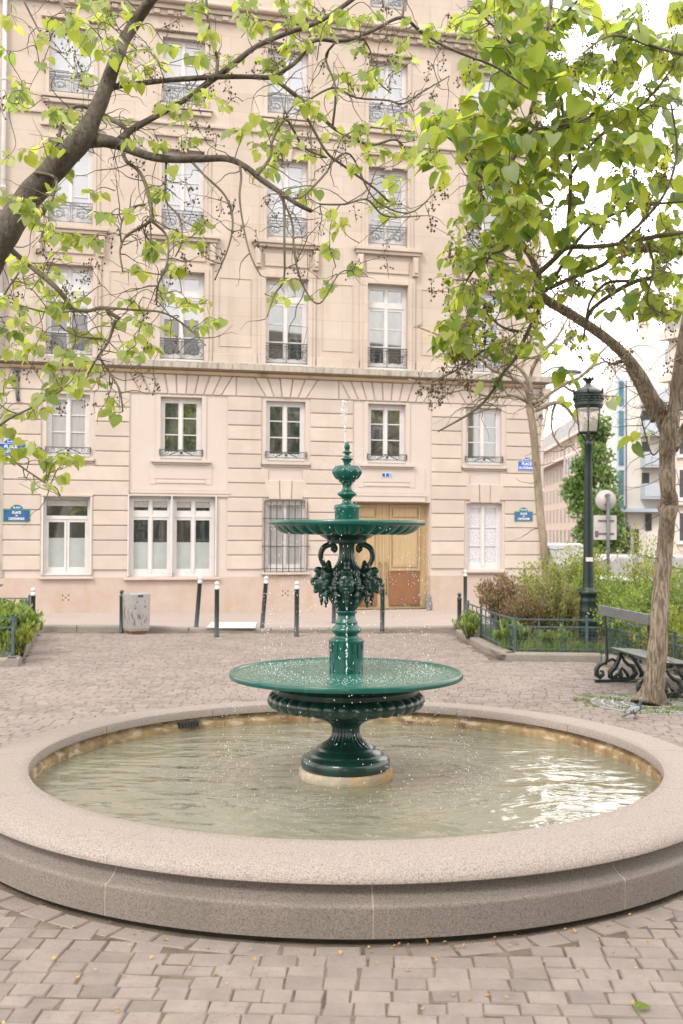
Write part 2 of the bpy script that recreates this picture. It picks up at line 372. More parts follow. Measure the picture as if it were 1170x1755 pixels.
for ring, (r0, r1) in enumerate(((2.305, 2.425),)):
    n = int(2 * PI * r0 / .17); a0 = ring * .03
    k = 0; an = a0
    while an < a0 + 2 * PI - .03:
        da = U(.13, .19) / r0; am = an + da / 2; rr = (r0 + r1) / 2
        c = PC + V(math.cos(am) * rr, math.sin(am) * rr, 0); w = V(math.cos(am), math.sin(am), 0); u = V(-w.y, w.x, 0)
        sett(c, u, w, da * rr / 2 - .006, (r1 - r0) / 2 - .003, U(-.002, .004)); an += da
rot = math.radians(-3); ru = V(math.cos(rot), math.sin(rot), 0); rw = V(-ru.y, ru.x, 0)
yy = 2.6
while yy < 18.6:
    pitch = U(.098, .116); xx = -9.2 + U(0, .15)
    while xx < 8:
        wd_ = U(.095, .165); c = ru * (xx + wd_ / 2) + rw * (yy + pitch / 2)
        wob = noise.noise(V(c.x * .35, c.y * .12, 0)) * .12; c = c + rw * wob
        xx += wd_
        if (c - PC).xy.length < 2.445 or (c.y > 17.62 + .06 * max(0, c.x + 4) and c.x > -12): continue
        if in_bed(c.x, c.y) or (c - GR).xy.length < .62: continue
        if abs(c.x) > c.y * .36 + 1.6: continue
        sett(c, ru, rw, wd_ / 2 - U(.001, .004), pitch / 2 - U(.001, .003), U(-.003, .004))
    yy += pitch
pv.v = PV; pv.f = PF; pv.sm = [False] * len(PF)
tag(obj('paving', pv, m_pave), kind='structure')

# ------------------------------------------------------------------ pool
pool = thing('fountain_pool', 'large round pool with pale granite coping around the green fountain', 'pool', PC)
A0 = math.radians(-90 + 2.6)
cop = [(1.91, .262), (1.91, .316), (1.916, .322), (1.98, .322), (2.05, .3205), (2.11, .317), (2.17, .311), (2.215, .302), (2.25, .289), (2.272, .273), (2.283, .257), (2.284, .247), (2.278, .2425), (2.23, .241)]
low = [(2.215, .240), (2.217, .228), (2.223, .212), (2.236, .194), (2.254, .178), (2.275, .167), (2.289, .163), (2.296, .156), (2.297, .146), (2.297, .027), (2.2, .027)]
GAP = .0013
for k in range(12):
    a = A0 + k * PI / 6
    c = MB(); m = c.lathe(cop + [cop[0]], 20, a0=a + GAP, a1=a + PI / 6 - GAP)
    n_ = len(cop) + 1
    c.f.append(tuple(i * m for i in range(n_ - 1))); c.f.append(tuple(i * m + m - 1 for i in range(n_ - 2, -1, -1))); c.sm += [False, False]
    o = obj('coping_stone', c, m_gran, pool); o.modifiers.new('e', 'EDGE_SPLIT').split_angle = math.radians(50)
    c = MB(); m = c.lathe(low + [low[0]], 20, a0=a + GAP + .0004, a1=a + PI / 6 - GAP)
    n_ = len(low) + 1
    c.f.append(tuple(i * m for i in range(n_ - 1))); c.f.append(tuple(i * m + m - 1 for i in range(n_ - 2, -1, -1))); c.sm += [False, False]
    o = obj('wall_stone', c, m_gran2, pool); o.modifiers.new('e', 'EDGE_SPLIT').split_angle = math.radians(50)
c = MB(); c.lathe([(1.92, .264)] + [(r + (.0012 if r < 2 else -.0012), z - (.0009 if z > .3 else 0)) for r, z in cop[1:]], 200)
c.lathe([(r - .0012, z) for r, z in low[:-1]], 200); obj('mortar_joints', c, m_mortar, pool)
c = MB(); c.lathe([(2.24, .25), (1.955, .258), (1.955, .235), (1.93, .215), (1.925, .19), (1.93, -.02)], 160); obj('inner_wall', c, m_ochre, pool)
c = MB(); c.lathe([(2.22, .03), (2.25, .03), (2.245, -.03)], 120); obj('base_gap', c, mat('gap_shade', (.03, .025, .02), (.06, .05, .03), 12, .95), pool)  # near-black colour stands for the shade in the gap under the drum
c = MB(); a = math.atan2(atz(320, 1240, .22).y - PC.y, atz(320, 1240, .22).x - PC.x)
Mx = Matrix.Translation((1.92 * math.cos(a), 1.92 * math.sin(a), .215)) @ Matrix.Rotation(a, 4, 'Z')
c.box(-.01, .02, -.085, .085, -.02, .022, Mx); c.box(-.02, -.01, -.085, .085, .016, .024, Mx)
for i in range(7): c.box(-.018, -.01, -.08 + i * .026, -.074 + i * .026, -.02, .018, Mx)
obj('overflow_grille', c, m_iron, pool)
# water
def watermat(name, c1, c2, s1, d1, s2, d2, rough=.03):
    m = mat(name, c1, c2, 1.3, rough, spec=.6); n = m.node_tree; L = n.links; b = n.nodes['Principled BSDF']
    b.inputs['IOR'].default_value = 1.5
    tc = n.nodes.new('ShaderNodeTexCoord'); prev = None
    for s, d, det, dist in ((s1, d1, 2, 1.4), (s2, d2, 3, .6)):
        t = n.nodes.new('ShaderNodeTexNoise'); t.inputs['Scale'].default_value = s; t.inputs['Detail'].default_value = det; t.inputs['Distortion'].default_value = dist
        mp = n.nodes.new('ShaderNodeMapping'); mp.inputs['Scale'].default_value = (.6, 1.25, 1); mp.inputs['Rotation'].default_value = (0, 0, .35)
        L.new(tc.outputs['Object'], mp.inputs[0]); L.new(mp.outputs[0], t.inputs['Vector'])
        k = n.nodes.new('ShaderNodeBump'); k.inputs['Strength'].default_value = 1; k.inputs['Distance'].default_value = d
        L.new(t.outputs['Fac'], k.inputs['Height'])
        if prev: L.new(prev.outputs[0], k.inputs['Normal'])
        prev = k
    L.new(prev.outputs[0], b.inputs['Normal']); return m
m_wat = watermat('pool_water', (.185, .185, .135), (.235, .225, .17), 2.0, .05, 9, .010)
ramp2(m_wat, (.12, .125, .06), 1.1, .52, .75, (1, 1, 1), .6)
m_wat2 = watermat('bowl_water', (.012, .11, .08), (.03, .15, .115), 22, .006, 60, .003)
def ripple(x, y):
    r = math.hypot(x, y); h = .0022 * math.sin(r * 46 + 2 * noise.noise(V(x * 2, y * 2, 0))) * math.exp(-((r - .85) / .45) ** 2)
    for cx, cy, a in ((.55, -1.35, .004), (-.2, -1.2, .0035), (-.75, -.7, .003), (.8, -.6, .003)):
        q = math.hypot(x - cx, y - cy); h += a * math.sin(q * 75) * math.exp(-(q / .16) ** 2)
    return h
c = MB(); prof = [(.01 + 1.92 * (i / 90), 0) for i in range(91)]
c.lathe(prof, 300, mod=lambda r, z, a, i: (r, ripple(r * math.cos(a), r * math.sin(a))))
w = tag(obj('water', c, m_wat), kind='structure'); w.location = PC + V(0, 0, .168)

# ------------------------------------------------------------------ fountain
K = 6.69 / F_PX
def pz(y): return 1.7 + (HOR - y) * K
def pf(lst): return [(r * K, pz(y)) for y, r in lst]
ft = thing('fountain', 'green cast iron two-tier fountain with masks, standing in the pool', 'fountain', PC)
c = MB(); c.lathe([(0.0, .12), (.292, .12), (.292, .212), (.285, .222), (0, .222)], 64, mod=lambda r, z, a, i: (r * (1 + .012 * math.sin(a * 9) + .008 * math.sin(a * 23)), z))
obj('plinth', c, m_plcon, ft)
base = [(0, .22), (.262, .222), (.276, .232), (.281, .250), (.280, .275), (.270, .293), (.252, .302), (.236, .306), (.232, .316), (.222, .326), (.196, .338), (.182, .344), (.180, .356), (.172, .360)]
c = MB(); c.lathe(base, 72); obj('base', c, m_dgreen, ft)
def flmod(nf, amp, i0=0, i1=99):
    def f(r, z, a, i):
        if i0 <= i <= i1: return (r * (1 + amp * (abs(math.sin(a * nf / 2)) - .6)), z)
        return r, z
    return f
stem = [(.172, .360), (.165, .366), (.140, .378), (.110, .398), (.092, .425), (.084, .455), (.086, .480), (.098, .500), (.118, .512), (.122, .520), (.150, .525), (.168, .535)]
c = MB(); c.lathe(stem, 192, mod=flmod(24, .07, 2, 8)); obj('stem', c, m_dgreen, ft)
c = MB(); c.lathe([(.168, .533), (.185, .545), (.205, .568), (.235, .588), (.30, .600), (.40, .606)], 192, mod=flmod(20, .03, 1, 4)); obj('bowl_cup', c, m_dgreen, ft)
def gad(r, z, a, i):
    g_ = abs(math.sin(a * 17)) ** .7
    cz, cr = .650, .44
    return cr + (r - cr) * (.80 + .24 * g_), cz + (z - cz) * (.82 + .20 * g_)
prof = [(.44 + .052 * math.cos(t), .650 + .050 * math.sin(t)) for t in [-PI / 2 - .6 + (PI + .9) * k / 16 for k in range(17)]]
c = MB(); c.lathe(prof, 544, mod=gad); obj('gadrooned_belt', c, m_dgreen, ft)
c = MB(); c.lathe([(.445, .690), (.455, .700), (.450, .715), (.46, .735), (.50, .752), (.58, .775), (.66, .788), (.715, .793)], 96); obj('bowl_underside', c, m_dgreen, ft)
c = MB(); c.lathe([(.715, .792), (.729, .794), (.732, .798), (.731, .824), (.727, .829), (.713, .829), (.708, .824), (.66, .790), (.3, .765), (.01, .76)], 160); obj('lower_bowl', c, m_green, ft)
def chop(r, z, a, i):
    x, y = r * math.cos(a), r * math.sin(a)
    return r, z + .004 * noise.noise(V(x * 26, y * 26, 1)) * min(1, (.72 - r) * 12) + .003 * noise.noise(V(x * 60, y * 60, 4)) * math.exp(-((r - .42) / .18) ** 2)
c = MB(); c.lathe([(.02 + .688 * i / 60, 0) for i in range(61)], 240, mod=chop)
w = obj('basin_water', c, m_wat2, ft); w.location = (0, 0, .819)
# carved block above the lower bowl
c = MB(); c.lathe([(.103, .80), (.104, .955), (.106, 1.000), (.112, 1.010), (.113, 1.020), (.098, 1.026), (.097, 1.034), (.078, 1.040)], 64)
for k in range(16):
    a = 2 * PI * k / 16 + .1; h = [.12, .05, .085, .035][k % 4]
    c.lathe([(.100, 1.0 - h), (.1085, 1.0 - h + .004), (.1095, 1.004), (.10, 1.006)], 5, a0=a - .13, a1=a + .13, smooth=False)
    c.lathe([(.100, .80), (.1065, .804), (.1065, .80 + [.05, .09, .03, .07][k % 4]), (.10, .805 + [.05, .09, .03, .07][k % 4])], 4, a0=a + .05, a1=a + .22, smooth=False)
o = obj('block', c, m_green, ft); o.modifiers.new('e', 'EDGE_SPLIT').split_angle = math.radians(40)
c = MB(); c.lathe(pf([(1096, 26), (1094, 20.5), (1088, 19), (1086, 20), (1084, 23), (1081, 25), (1078, 25.5), (1075, 24), (1071, 19.5), (1068, 18.5), (1067, 19.5), (1065, 19), (1063, 17), (1055, 15), (1051, 15.5), (1050, 18), (1046, 18.2), (1045, 15)]), 64)
o = obj('pedestal', c, m_green, ft)
vprof = pf([(1046, 14), (1042, 18), (1036, 24), (1026, 30), (1014, 33), (1000, 33), (988, 31), (978, 26), (968, 19), (960, 15), (950, 13), (938, 12.5), (931, 14)])
c = MB(); c.lathe(vprof, 160, mod=lambda r, z, a, i: (r * (1 + (.05 * (abs(math.sin(a * 8)) - .5) if (i < 4 or i > 7) else 0)), z)); obj('vase', c, m_dgreen, ft)
c = MB(); c.lathe(pf([(932, 13), (931.5, 33), (927, 34), (925.5, 33.5), (924, 36), (920, 43), (917, 47)]), 72); obj('collar', c, m_dgreen, ft)
def arcpts(cx, cz, r0, r1, t0, t1, n):
    return [(cx + (r0 + (r1 - r0) * k / n) * math.cos(t0 + (t1 - t0) * k / n), cz + (r0 + (r1 - r0) * k / n) * math.sin(t0 + (t1 - t0) * k / n)) for k in range(n + 1)]
for sgn in (-1, 1):
    p = arcpts(25, 941, 1.5, 9, PI * 2.2, PI * .35, 14)[:]
    pts = [(25 + 4 * math.cos(t), 942 + 4 * math.sin(t)) for t in (2.0, 3.0, 4.0)]
    pts = [(24, 944), (20.5, 944.5), (18, 941), (19.5, 936), (25, 933), (34, 934), (42, 940), (45, 949), (44, 958), (40, 966), (37, 972), (34, 975), (30, 975), (28, 972)]
    pts = catm = pts
    P3 = [V(sgn * r * K, 0, pz(y)) for r, y in pts]
    c = MB(); c.tube(P3, [.015, .017, .016, .017, .019, .020, .020, .019, .018, .017, .016, .014, .012, .008], 10)
    c.ell((sgn * 23 * K, 0, pz(941)), (.018, .019, .018))
    for q in range(4): c.ell((sgn * (31 - q) * K, 0, pz(966 + q * 4)), (.02, .022, .012))
    o = obj('handle', c, m_dgreen, ft); s_ = o.modifiers.new('s', 'SUBSURF'); s_.levels = 1; s_.render_levels = 1
def mask(a, kind):
    """grotesque head with bound hair, beard, ribbons and pendant; faces outward"""
    c = MB(); e = c.ell
    e((.055, 0, -.004), (.052, .050, .072)); e((.085, 0, .034), (.026, .040, .024)); e((.116, 0, .002), (.017, .0105, .028), Matrix.Rotation(.35, 3, 'Y'))
    e((.118, 0, -.012), (.011, .015, .009)); e((.098, 0, -.058), (.016, .017, .014))
    for q in (-1, 1):
        e((.096, q * .025, -.014), (.018, .018, .020)); e((.108, q * .020, .023), (.009, .020, .006), Matrix.Rotation(q * .3, 3, 'X'))
        e((.101, q * .020, .009), (.007, .010, .006)); e((.03, q * .052, .0), (.02, .012, .022))
        e((.098, q * .016, -.032), (.014, .018, .007), Matrix.Rotation(q * -.4, 3, 'X'))
        for k in range(7):
            t = k / 6; e((.03 + .012 * math.sin(k * 2.2), q * (.050 + .016 * math.sin(t * 3)), .05 - t * .125), (.024, .016, .016), Matrix.Rotation(q * .5, 3, 'X'))
        for k in range(4): e((.045 - .01 * k, q * (.018 + .017 * k), .070 - .008 * k), (.028, .013, .020), Matrix.Rotation(q * -.5, 3, 'X'))
        e((.028, q * .066, -.075), (.013, .013, .032)); e((.032, q * .063, -.118), (.015, .014, .018)); e((.034, q * .060, -.142), (.008, .008, .016))
    e((.035, 0, .088), (.026, .020, .030)); e((.018, 0, .118), (.016, .018, .022)); e((.05, 0, .074), (.022, .028, .012))
    e((.104, 0, -.034), (.012, .017, .006)); e((.104, 0, -.048), (.012, .012, .005))
    for q in (-2, -1, 0, 1, 2): e((.066 - abs(q) * .008, q * .014, -.078 + abs(q) * .012), (.016, .010, .030), Matrix.Rotation(q * -.35, 3, 'X'))
    e((.062, 0, -.112), (.013, .013, .020)); e((.062, 0, -.135), (.008, .008, .014)); e((.0, 0, -.01), (.05, .07, .09))
    if kind == 'side':
        for k in range(5): e((.05 + .008 * k, 0, .060 - .018 * k * 0 + .004 * k), (.03, .03, .022))
    o = obj('mask', c, m_dgreen, ft); remesh(o, .0032, 3)
    o.location = (math.cos(a) * .095, math.sin(a) * .095, 1.385); o.rotation_euler = (0, 0, a); o.scale = (1.0, 1.0, 1.0)
    return o
for k in range(4): mask(-PI / 2 + k * PI / 2 + .0, 'side' if k % 2 else 'front')
c = MB()
for k in range(4):
    a = -PI / 4 + k * PI / 2
    for q in range(13):
        t = (q / 12 - .5) * 1.15; sag = .055 * (1 - (2 * q / 12 - 1) ** 2)
        c.ell((math.cos(a + t) * .122, math.sin(a + t) * .122, 1.405 - sag), (.017, .017, .015))
        if q % 3 == 0: c.ell((math.cos(a + t) * .13, math.sin(a + t) * .13, 1.395 - sag), (.01, .01, .016))
o = obj('garland', c, m_dgreen, ft); remesh(o, .004, 1)
# upper bowl
def flute(r, z, a, i):
    if 2 <= i <= 10:
        u = max(0, min(1, (r - .315) / .165)); g_ = abs(math.sin(a * 16)) ** .32
        k = (g_ - .3) * .036 * math.sin(PI * min(1, u * 1.15)) ** .6 if 0 < u * 1.15 < 1 else 0
        return r + k * .35, z - k
    return r, z
up = pf([(917, 46), (917, 52), (916, 66), (914.5, 84), (912.5, 90), (910.5, 97), (908, 104), (906, 111), (903.5, 118), (901.5, 125), (900, 131)])
c = MB(); c.lathe(up, 512, mod=flute); obj('upper_bowl_underside', c, m_green, ft)
c = MB(); c.lathe(pf([(900.5, 131), (899.5, 133.5), (897.5, 134.5), (893.5, 134.5), (892, 133), (892, 129), (897, 122), (905, 80), (908, 20)]), 128); obj('upper_bowl', c, m_green, ft)
c = MB(); c.lathe([(.02 + .44 * i / 40, 0) for i in range(41)], 160, mod=chop); w = obj('upper_bowl_water', c, m_wat2, ft); w.location = (0, 0, pz(896.5))
c = MB(); c.lathe(pf([(905, 20.7), (874, 20.7), (872, 22), (868, 22), (865.5, 21), (864, 14), (862.5, 9), (857, 7.5), (853.5, 9), (850.5, 13), (848, 16.5), (846, 16.7), (844, 15), (841.5, 10.5), (838, 8), (832, 7.7), (828, 9.5), (826, 13), (824.5, 14.5), (822.5, 14.5)]), 64)
obj('upper_stem', c, m_green, ft)
c = MB(); c.lathe(pf([(823, 14), (820.5, 19), (816, 22.5), (811, 25), (807, 25.5), (803.5, 24.5), (801, 21.5), (799.5, 21.3), (798.5, 20), (799.5, 8)]), 160,
    mod=lambda r, z, a, i: (r * (1 + (.07 * (abs(math.sin(a * 6 + (z - 2.05) * 14)) - .5) if 1 <= i <= 4 else 0)), z)); obj('urn', c, m_green, ft)
c = MB(); c.lathe(pf([(800, 6.5), (794, 6), (790, 7.5), (788.5, 8), (787.5, 10.3), (785.5, 10.3), (784, 6), (780, 4), (777.5, 4.2), (776, 8), (774.5, 8), (773, 4.5), (770.5, 3.6), (768.5, 4.6), (765.5, 5), (762.5, 4), (760, 3.6), (758.5, 2.5), (758, 0)]), 40, mod=lambda r, z, a, i: (r * (1 + (.08 * math.sin(a * 6) if 12 <= i <= 16 else 0)), z)); obj('finial', c, m_green, ft)

# falling water: jet, streams and drops
dr = MB(); OCT = [(1, 0, 0), (-1, 0, 0), (0, 1, 0), (0, -1, 0), (0, 0, 1), (0, 0, -1)]; OF = [(0, 2, 4), (2, 1, 4), (1, 3, 4), (3, 0, 4), (2, 0, 5), (1, 2, 5), (3, 1, 5), (0, 3, 5)]
def drop(x, y, z, r, st=1.0):
    dr.add([(x + a * r, y + b * r, z + c_ * r * st) for a, b, c_ in OCT], OF, True)
rd = random.Random(5)
for i in range(760):      # from the upper bowl
    a = rd.uniform(0, 2 * PI); t = rd.random() ** .8; r = .49 + .06 * rd.random() * t + .01
    drop(math.cos(a) * r, math.sin(a) * r, 1.74 - t * .90, rd.uniform(.0010, .0024), rd.uniform(1.2, 5))
for i in range(650):      # from the lower bowl into the pool
    a = rd.uniform(0, 2 * PI); t = rd.random(); r = .735 + .10 * rd.random() * (t + .2)
    drop(math.cos(a) * r, math.sin(a) * r, .80 - t * .62, rd.uniform(.0012, .0032), rd.uniform(1, 2))
for i in range(1700):      # splash above the lower bowl
    a = rd.uniform(0, 2 * PI); r = min(.69, abs(rd.gauss(.50, .07))); drop(math.cos(a) * r, math.sin(a) * r, .824 + abs(rd.gauss(0, .014)), rd.uniform(.0008, .0026))
for i in range(900):      # splash above the pool
    a = rd.uniform(0, 2 * PI); r = rd.gauss(.86, .13); drop(math.cos(a) * r, math.sin(a) * r, .172 + abs(rd.gauss(0, .022)), rd.uniform(.0009, .0024))
for i in range(420):      # round the top of the fountain
    z = rd.uniform(1.78, 2.26); r = .03 + abs(rd.gauss(.05, .05)); a = rd.uniform(0, 2 * PI); drop(math.cos(a) * r - .012, math.sin(a) * r, z, rd.uniform(.0010, .0026), rd.uniform(1, 2))
for i in range(300):      # the jet
    t = rd.random(); z = 2.26 + .27 * t; w_ = .0025 + .008 * math.exp(-((t - .75) / .25) ** 2)
    drop(-.012 - .012 * t + rd.gauss(0, w_), rd.gauss(0, w_), z, rd.uniform(.0009, .0022), rd.uniform(2, 7))
for i in range(90):
    z = rd.uniform(.83, 1.27); drop(rd.gauss(.002, .003), -.155 - .02 * (1.27 - z) + rd.gauss(0, .003), z, rd.uniform(.001, .0035), 3)
o = obj('water_drops', dr, m_drop); tag(o, 'white drops and spray falling round the green fountain', 'water spray', kind='stuff'); o.location = PC

# ------------------------------------------------------------------ the apartment building
B = thing('apartment_building', 'cream stone apartment building with rusticated lower floors and tall white windows behind the fountain', 'building', FO, PHI)
COLS = [-5.50, -3.31, -1.18, .97, 3.13]
SL, SR = -12.0, 4.47
WT = .45
openings = []      # (s0, s1, z0, z1, kind, column)
def op(s0, s1, z0, z1, kind, col): openings.append((s0, s1, z0, z1, kind, col))
op(-5.95, -5.07, .84, 2.36, 'shop', 0); op(-4.32, -2.62, .80, 2.40, 'double', 1); op(-1.60, -.76, .89, 2.35, 'barred', 2); op(2.74, 3.56, .91, 2.33, 'lace', 4)
op(-.01, 1.93, .085, 2.33, 'door', 3)
for i, s in enumerate(COLS): op(s - .41, s + .41, 3.16, 4.38, 'mezz', i)
for i, s in enumerate(COLS): op(s - .44, s + .44, 5.12, 6.90, 'tall', i)
for i, s in enumerate(COLS): op(s - .425, s + .425, 7.74, 9.36, 'third', i)
for i, s in enumerate(COLS): op(s - .425, s + .425, 10.30, 11.62, 'fourth', i)
for i, s in enumerate(COLS): op(s - .40, s + .40, 12.75, 14.0, 'fifth', i)
for s in (-7.9, -9.9):
    for a, b in ((.9, 2.35), (3.16, 4.38), (5.12, 6.9), (7.74, 9.36), (10.3, 11.62)): op(s - .42, s + .42, a, b, 'third', -1)
def wall_piece(name, z0, z1, m, y=0.0):
    c = MB(); ops = [o for o in openings if o[2] < z1 and o[3] > z0]
    xs = sorted({SL, SR} | {v for o in ops for v in o[:2]}); zs = sorted({z0, z1} | {min(z1, max(z0, v)) for o in ops for v in o[2:4]})
    for i in range(len(xs) - 1):
        for j in range(len(zs) - 1):
            cx, cz = (xs[i] + xs[i + 1]) / 2, (zs[j] + zs[j + 1]) / 2
            if any(o[0] < cx < o[1] and o[2] < cz < o[3] for o in ops): continue
            c.add([(xs[i], y, zs[j]), (xs[i + 1], y, zs[j]), (xs[i + 1], y, zs[j + 1]), (xs[i], y, zs[j + 1])], [(0, 1, 2, 3)])
    for o in ops:
        a, b, p, q = o[:4]; p = max(p, z0); q = min(q, z1); d = y + .26
        c.add([(a, y, p), (a, d, p), (a, d, q), (a, y, q)], [(0, 1, 2, 3)]); c.add([(b, y, p), (b, d, p), (b, d, q), (b, y, q)], [(3, 2, 1, 0)])
        if o[3] <= z1: c.add([(a, y, q), (b, y, q), (b, d, q), (a, d, q)], [(3, 2, 1, 0)])
        if o[2] >= z0: c.add([(a, y, p), (b, y, p), (b, d, p), (a, d, p)], [(0, 1, 2, 3)])
    return obj(name, c, m, B)
wall_piece('plinth_wall', 0, .79, m_plinth, -.035); wall_piece('lower_wall', .79, 4.86, m_plaster); wall_piece('upper_wall', 4.86, 16.6, m_ash)
c = MB(); c.box(SL, SR - .0, .30, 9.5, 0, 16.6); c.add([(SR + .001, 0, 0), (SR + .001, .3, 0), (SR + .001, .3, 16.6), (SR + .001, 0, 16.6)], [(0, 1, 2, 3)]); c.box(SL, -.02, -.034, .0, .782, .7899); c.box(1.94, SR, -.034, .0, .782, .7899)
obj('side_wall', c, m_ash, B)
rf = MB(); rf.prism([(SL, 16.6), (SR, 16.6), (SR - 1.2, 18.6), (SL, 18.6)], .2, 9.3); obj('roof', rf, mat('zinc_roof', (.22, .24, .27), (.28, .30, .33), 3, .5), B)
# rusticated courses
ru_ = MB()
def blk(poly, y0=-.034): ru_.prism(poly, y0, .0, .010)
H = .2925; ZT = 4.44; GG = .009
zl = [ZT - H * k for k in range(13)]
zones = [(SL, -4.325), (-2.375, .235), (1.95, SR - .02)]
for (za, zb) in zones:
    for k in range(12):
        z1, z0 = zl[k] - GG, zl[k + 1] + GG
        z0 = max(z0, .80)
        cuts = []
        for o in openings:
            if o[2] < 4.5 and o[3] > z0 + .02 and o[2] - .02 < z1 and o[0] > za - .3 and o[1] < zb + .3 and o[4] != 'door':
                mg = .10 if o[4] == 'mezz' else .05
                cuts.append((o[0] - mg, o[1] + mg))
            # keystone zone above the ground windows
            if o[4] in ('barred', 'lace') and z1 > o[3] and z0 < o[3] + .42 and za < o[0] < zb: cuts.append((o[0] + .06, o[1] - .06, 'key', o))
        segs = [(za, zb)]
        for cu in cuts:
            ns = []
            for a, b in segs:
                if cu[1] <= a or cu[0] >= b: ns.append((a, b)); continue
                if cu[0] > a: ns.append((a, cu[0]))
                if cu[1] < b: ns.append((cu[1], b))
            segs = ns
        for a, b in segs:
            if b - a < .04: continue
            blk([(a, z0), (b, z0), (b, z1), (a, z1)])
for o in openings:
    if o[4] in ('barred', 'lace'):
        a, b = o[0] + .07, o[1] - .07; zb_, zt_ = o[3] + .012, o[3] + .405; n = 3
        for k in range(n):
            u0, u1 = a + (b - a) * k / n + .006, a + (b - a) * (k + 1) / n - .006; cx = (o[0] + o[1]) / 2
            sp = 1.32; e = -.014 if k == 1 else 0
            ru_.prism([(cx + (u0 - cx), zb_), (cx + (u1 - cx), zb_), (cx + (u1 - cx) * 1.0, zt_) if k < 2 and 0 else (cx + (u1 - cx) * (sp if k == 2 else 1.12), zt_), (cx + (u0 - cx) * (sp if k == 0 else 1.12), zt_)], -.036 + e, 0, .010)
# the frieze of voussoirs under the cornice
def fan(cx, half_b, half_t, n, zb_, zt_, full0, full1):
    for k in range(n):
        f0, f1 = -1 + 2 * k / n, -1 + 2 * (k + 1) / n; g_ = .011
        ru_.prism([(cx + half_b * f0 + g_, zb_), (cx + half_b * f1 - g_, zb_), (cx + half_t * f1 - g_, zt_), (cx + half_t * f0 + g_, zt_)], -.034 - (.014 if k == n // 2 and n == 5 else 0), 0, .010)
    ru_.prism([(full0, zb_), (cx - half_b - g_, zb_), (cx - half_t - g_, zt_), (full0, zt_)], -.034, 0, .010)
    ru_.prism([(cx + half_b + g_, zb_), (full1, zb_), (full1, zt_), (cx + half_t + g_, zt_)], -.034, 0, .010)
zb_, zt_ = ZT + GG, 4.842
fan(COLS[4], .42, .66, 5, zb_, zt_, 1.945 + .20, SR - .02); fan(COLS[3], .80, 1.02, 9, zb_, zt_, -.06, 2.13)
fan(COLS[2], .42, .66, 5, zb_, zt_, -2.20, -.08); fan(COLS[1], .80, 1.02, 9, zb_, zt_, -4.40, -2.22); fan(COLS[0], .42, .66, 5, zb_, zt_, -6.70, -4.42)
obj('rusticated_course', ru_, m_stone, B)
# flat infill panels of the two recessed bays, their frames and ledges
for s, w_ in ((COLS[1], .965), (COLS[3], .84)):
    c = MB(); c.box(s - w_ + .0, s + w_, -.014, .0, 2.52, 3.16 - .09)
    c.box(s - .62, s + .62, -.026, -.014, 2.75, 3.06); c.box(s - .50, s - .41 + .0, -.022, 0, 3.10, 4.42); c.box(s + .41, s + .50, -.022, 0, 3.10, 4.42); c.box(s - .41, s + .41, -.022, 0, 4.39, 4.42)
    c.prism([(s - .50, 2.66), (s + .50, 2.66), (s + .46, 2.715), (s - .46, 2.715)], -.032, 0, .004)
    c.box(s - .62, s - .5, -.024, -.014, 2.64, 2.75); c.box(s + .5, s + .62, -.024, -.014, 2.64, 2.75)
    c.box(s - w_ - .02, s + w_ + .02, -.052, 0, 2.455, 2.515); c.box(s - w_, s + w_, -.04, 0, 2.40 if s < 0 else 2.34, 2.45)
    c.box(s - .59, s + .59, -.105, 0, 3.075, 3.125); c.box(s - .55, s + .55, -.06, 0, 3.035, 3.073)
    obj('bay_panel', c, m_plaster, B, bevel=.004)
c = MB(); c.box(-6.0, -5.02, -.06, 0, 2.37, 2.42); c.box(-6.0, -5.955, -.045, 0, .85, 2.37); c.box(-5.065, -5.02, -.045, 0, .85, 2.37)
obj('window_surround', c, m_stone, B, bevel=.006)
c = MB(); c.prism([(SL, 4.845), (SR + .06, 4.845), (SR + .06, 4.93), (SL, 4.93)], -.11, 0, .03); c.box(SL, SR + .10, -.145, 0, 4.932, 4.948); obj('cornice_moulding', c, m_moulding, B)
c = MB(); c.prism([(SL, 4.95), (SR + .22, 4.95), (SR + .22, 5.06), (SL, 5.06)], -.235, .0, .006); c.prism([(SL, 5.061), (SR + .2, 5.061), (SR + .14, 5.10), (SL, 5.10)], -.19, 0, .03); c.box(SR, SR + .2, 0, 5, 4.95, 5.06)
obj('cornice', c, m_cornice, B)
c = MB(); c.add([(SR - .12, -.05, 3.85), (SR + .02, -.05, 3.85), (SR + .17, -.14, 4.84), (SR - .02, -.14, 4.84), (SR - .12, .3, 3.85), (SR + .02, .3, 3.85), (SR + .17, .3, 4.84), (SR - .02, .3, 4.84)],
    [(0, 1, 2, 3), (1, 5, 6, 2), (4, 0, 3, 7), (0, 4, 5, 1), (3, 2, 6, 7), (5, 4, 7, 6)]); obj('corner_corbel', c, m_stone, B)
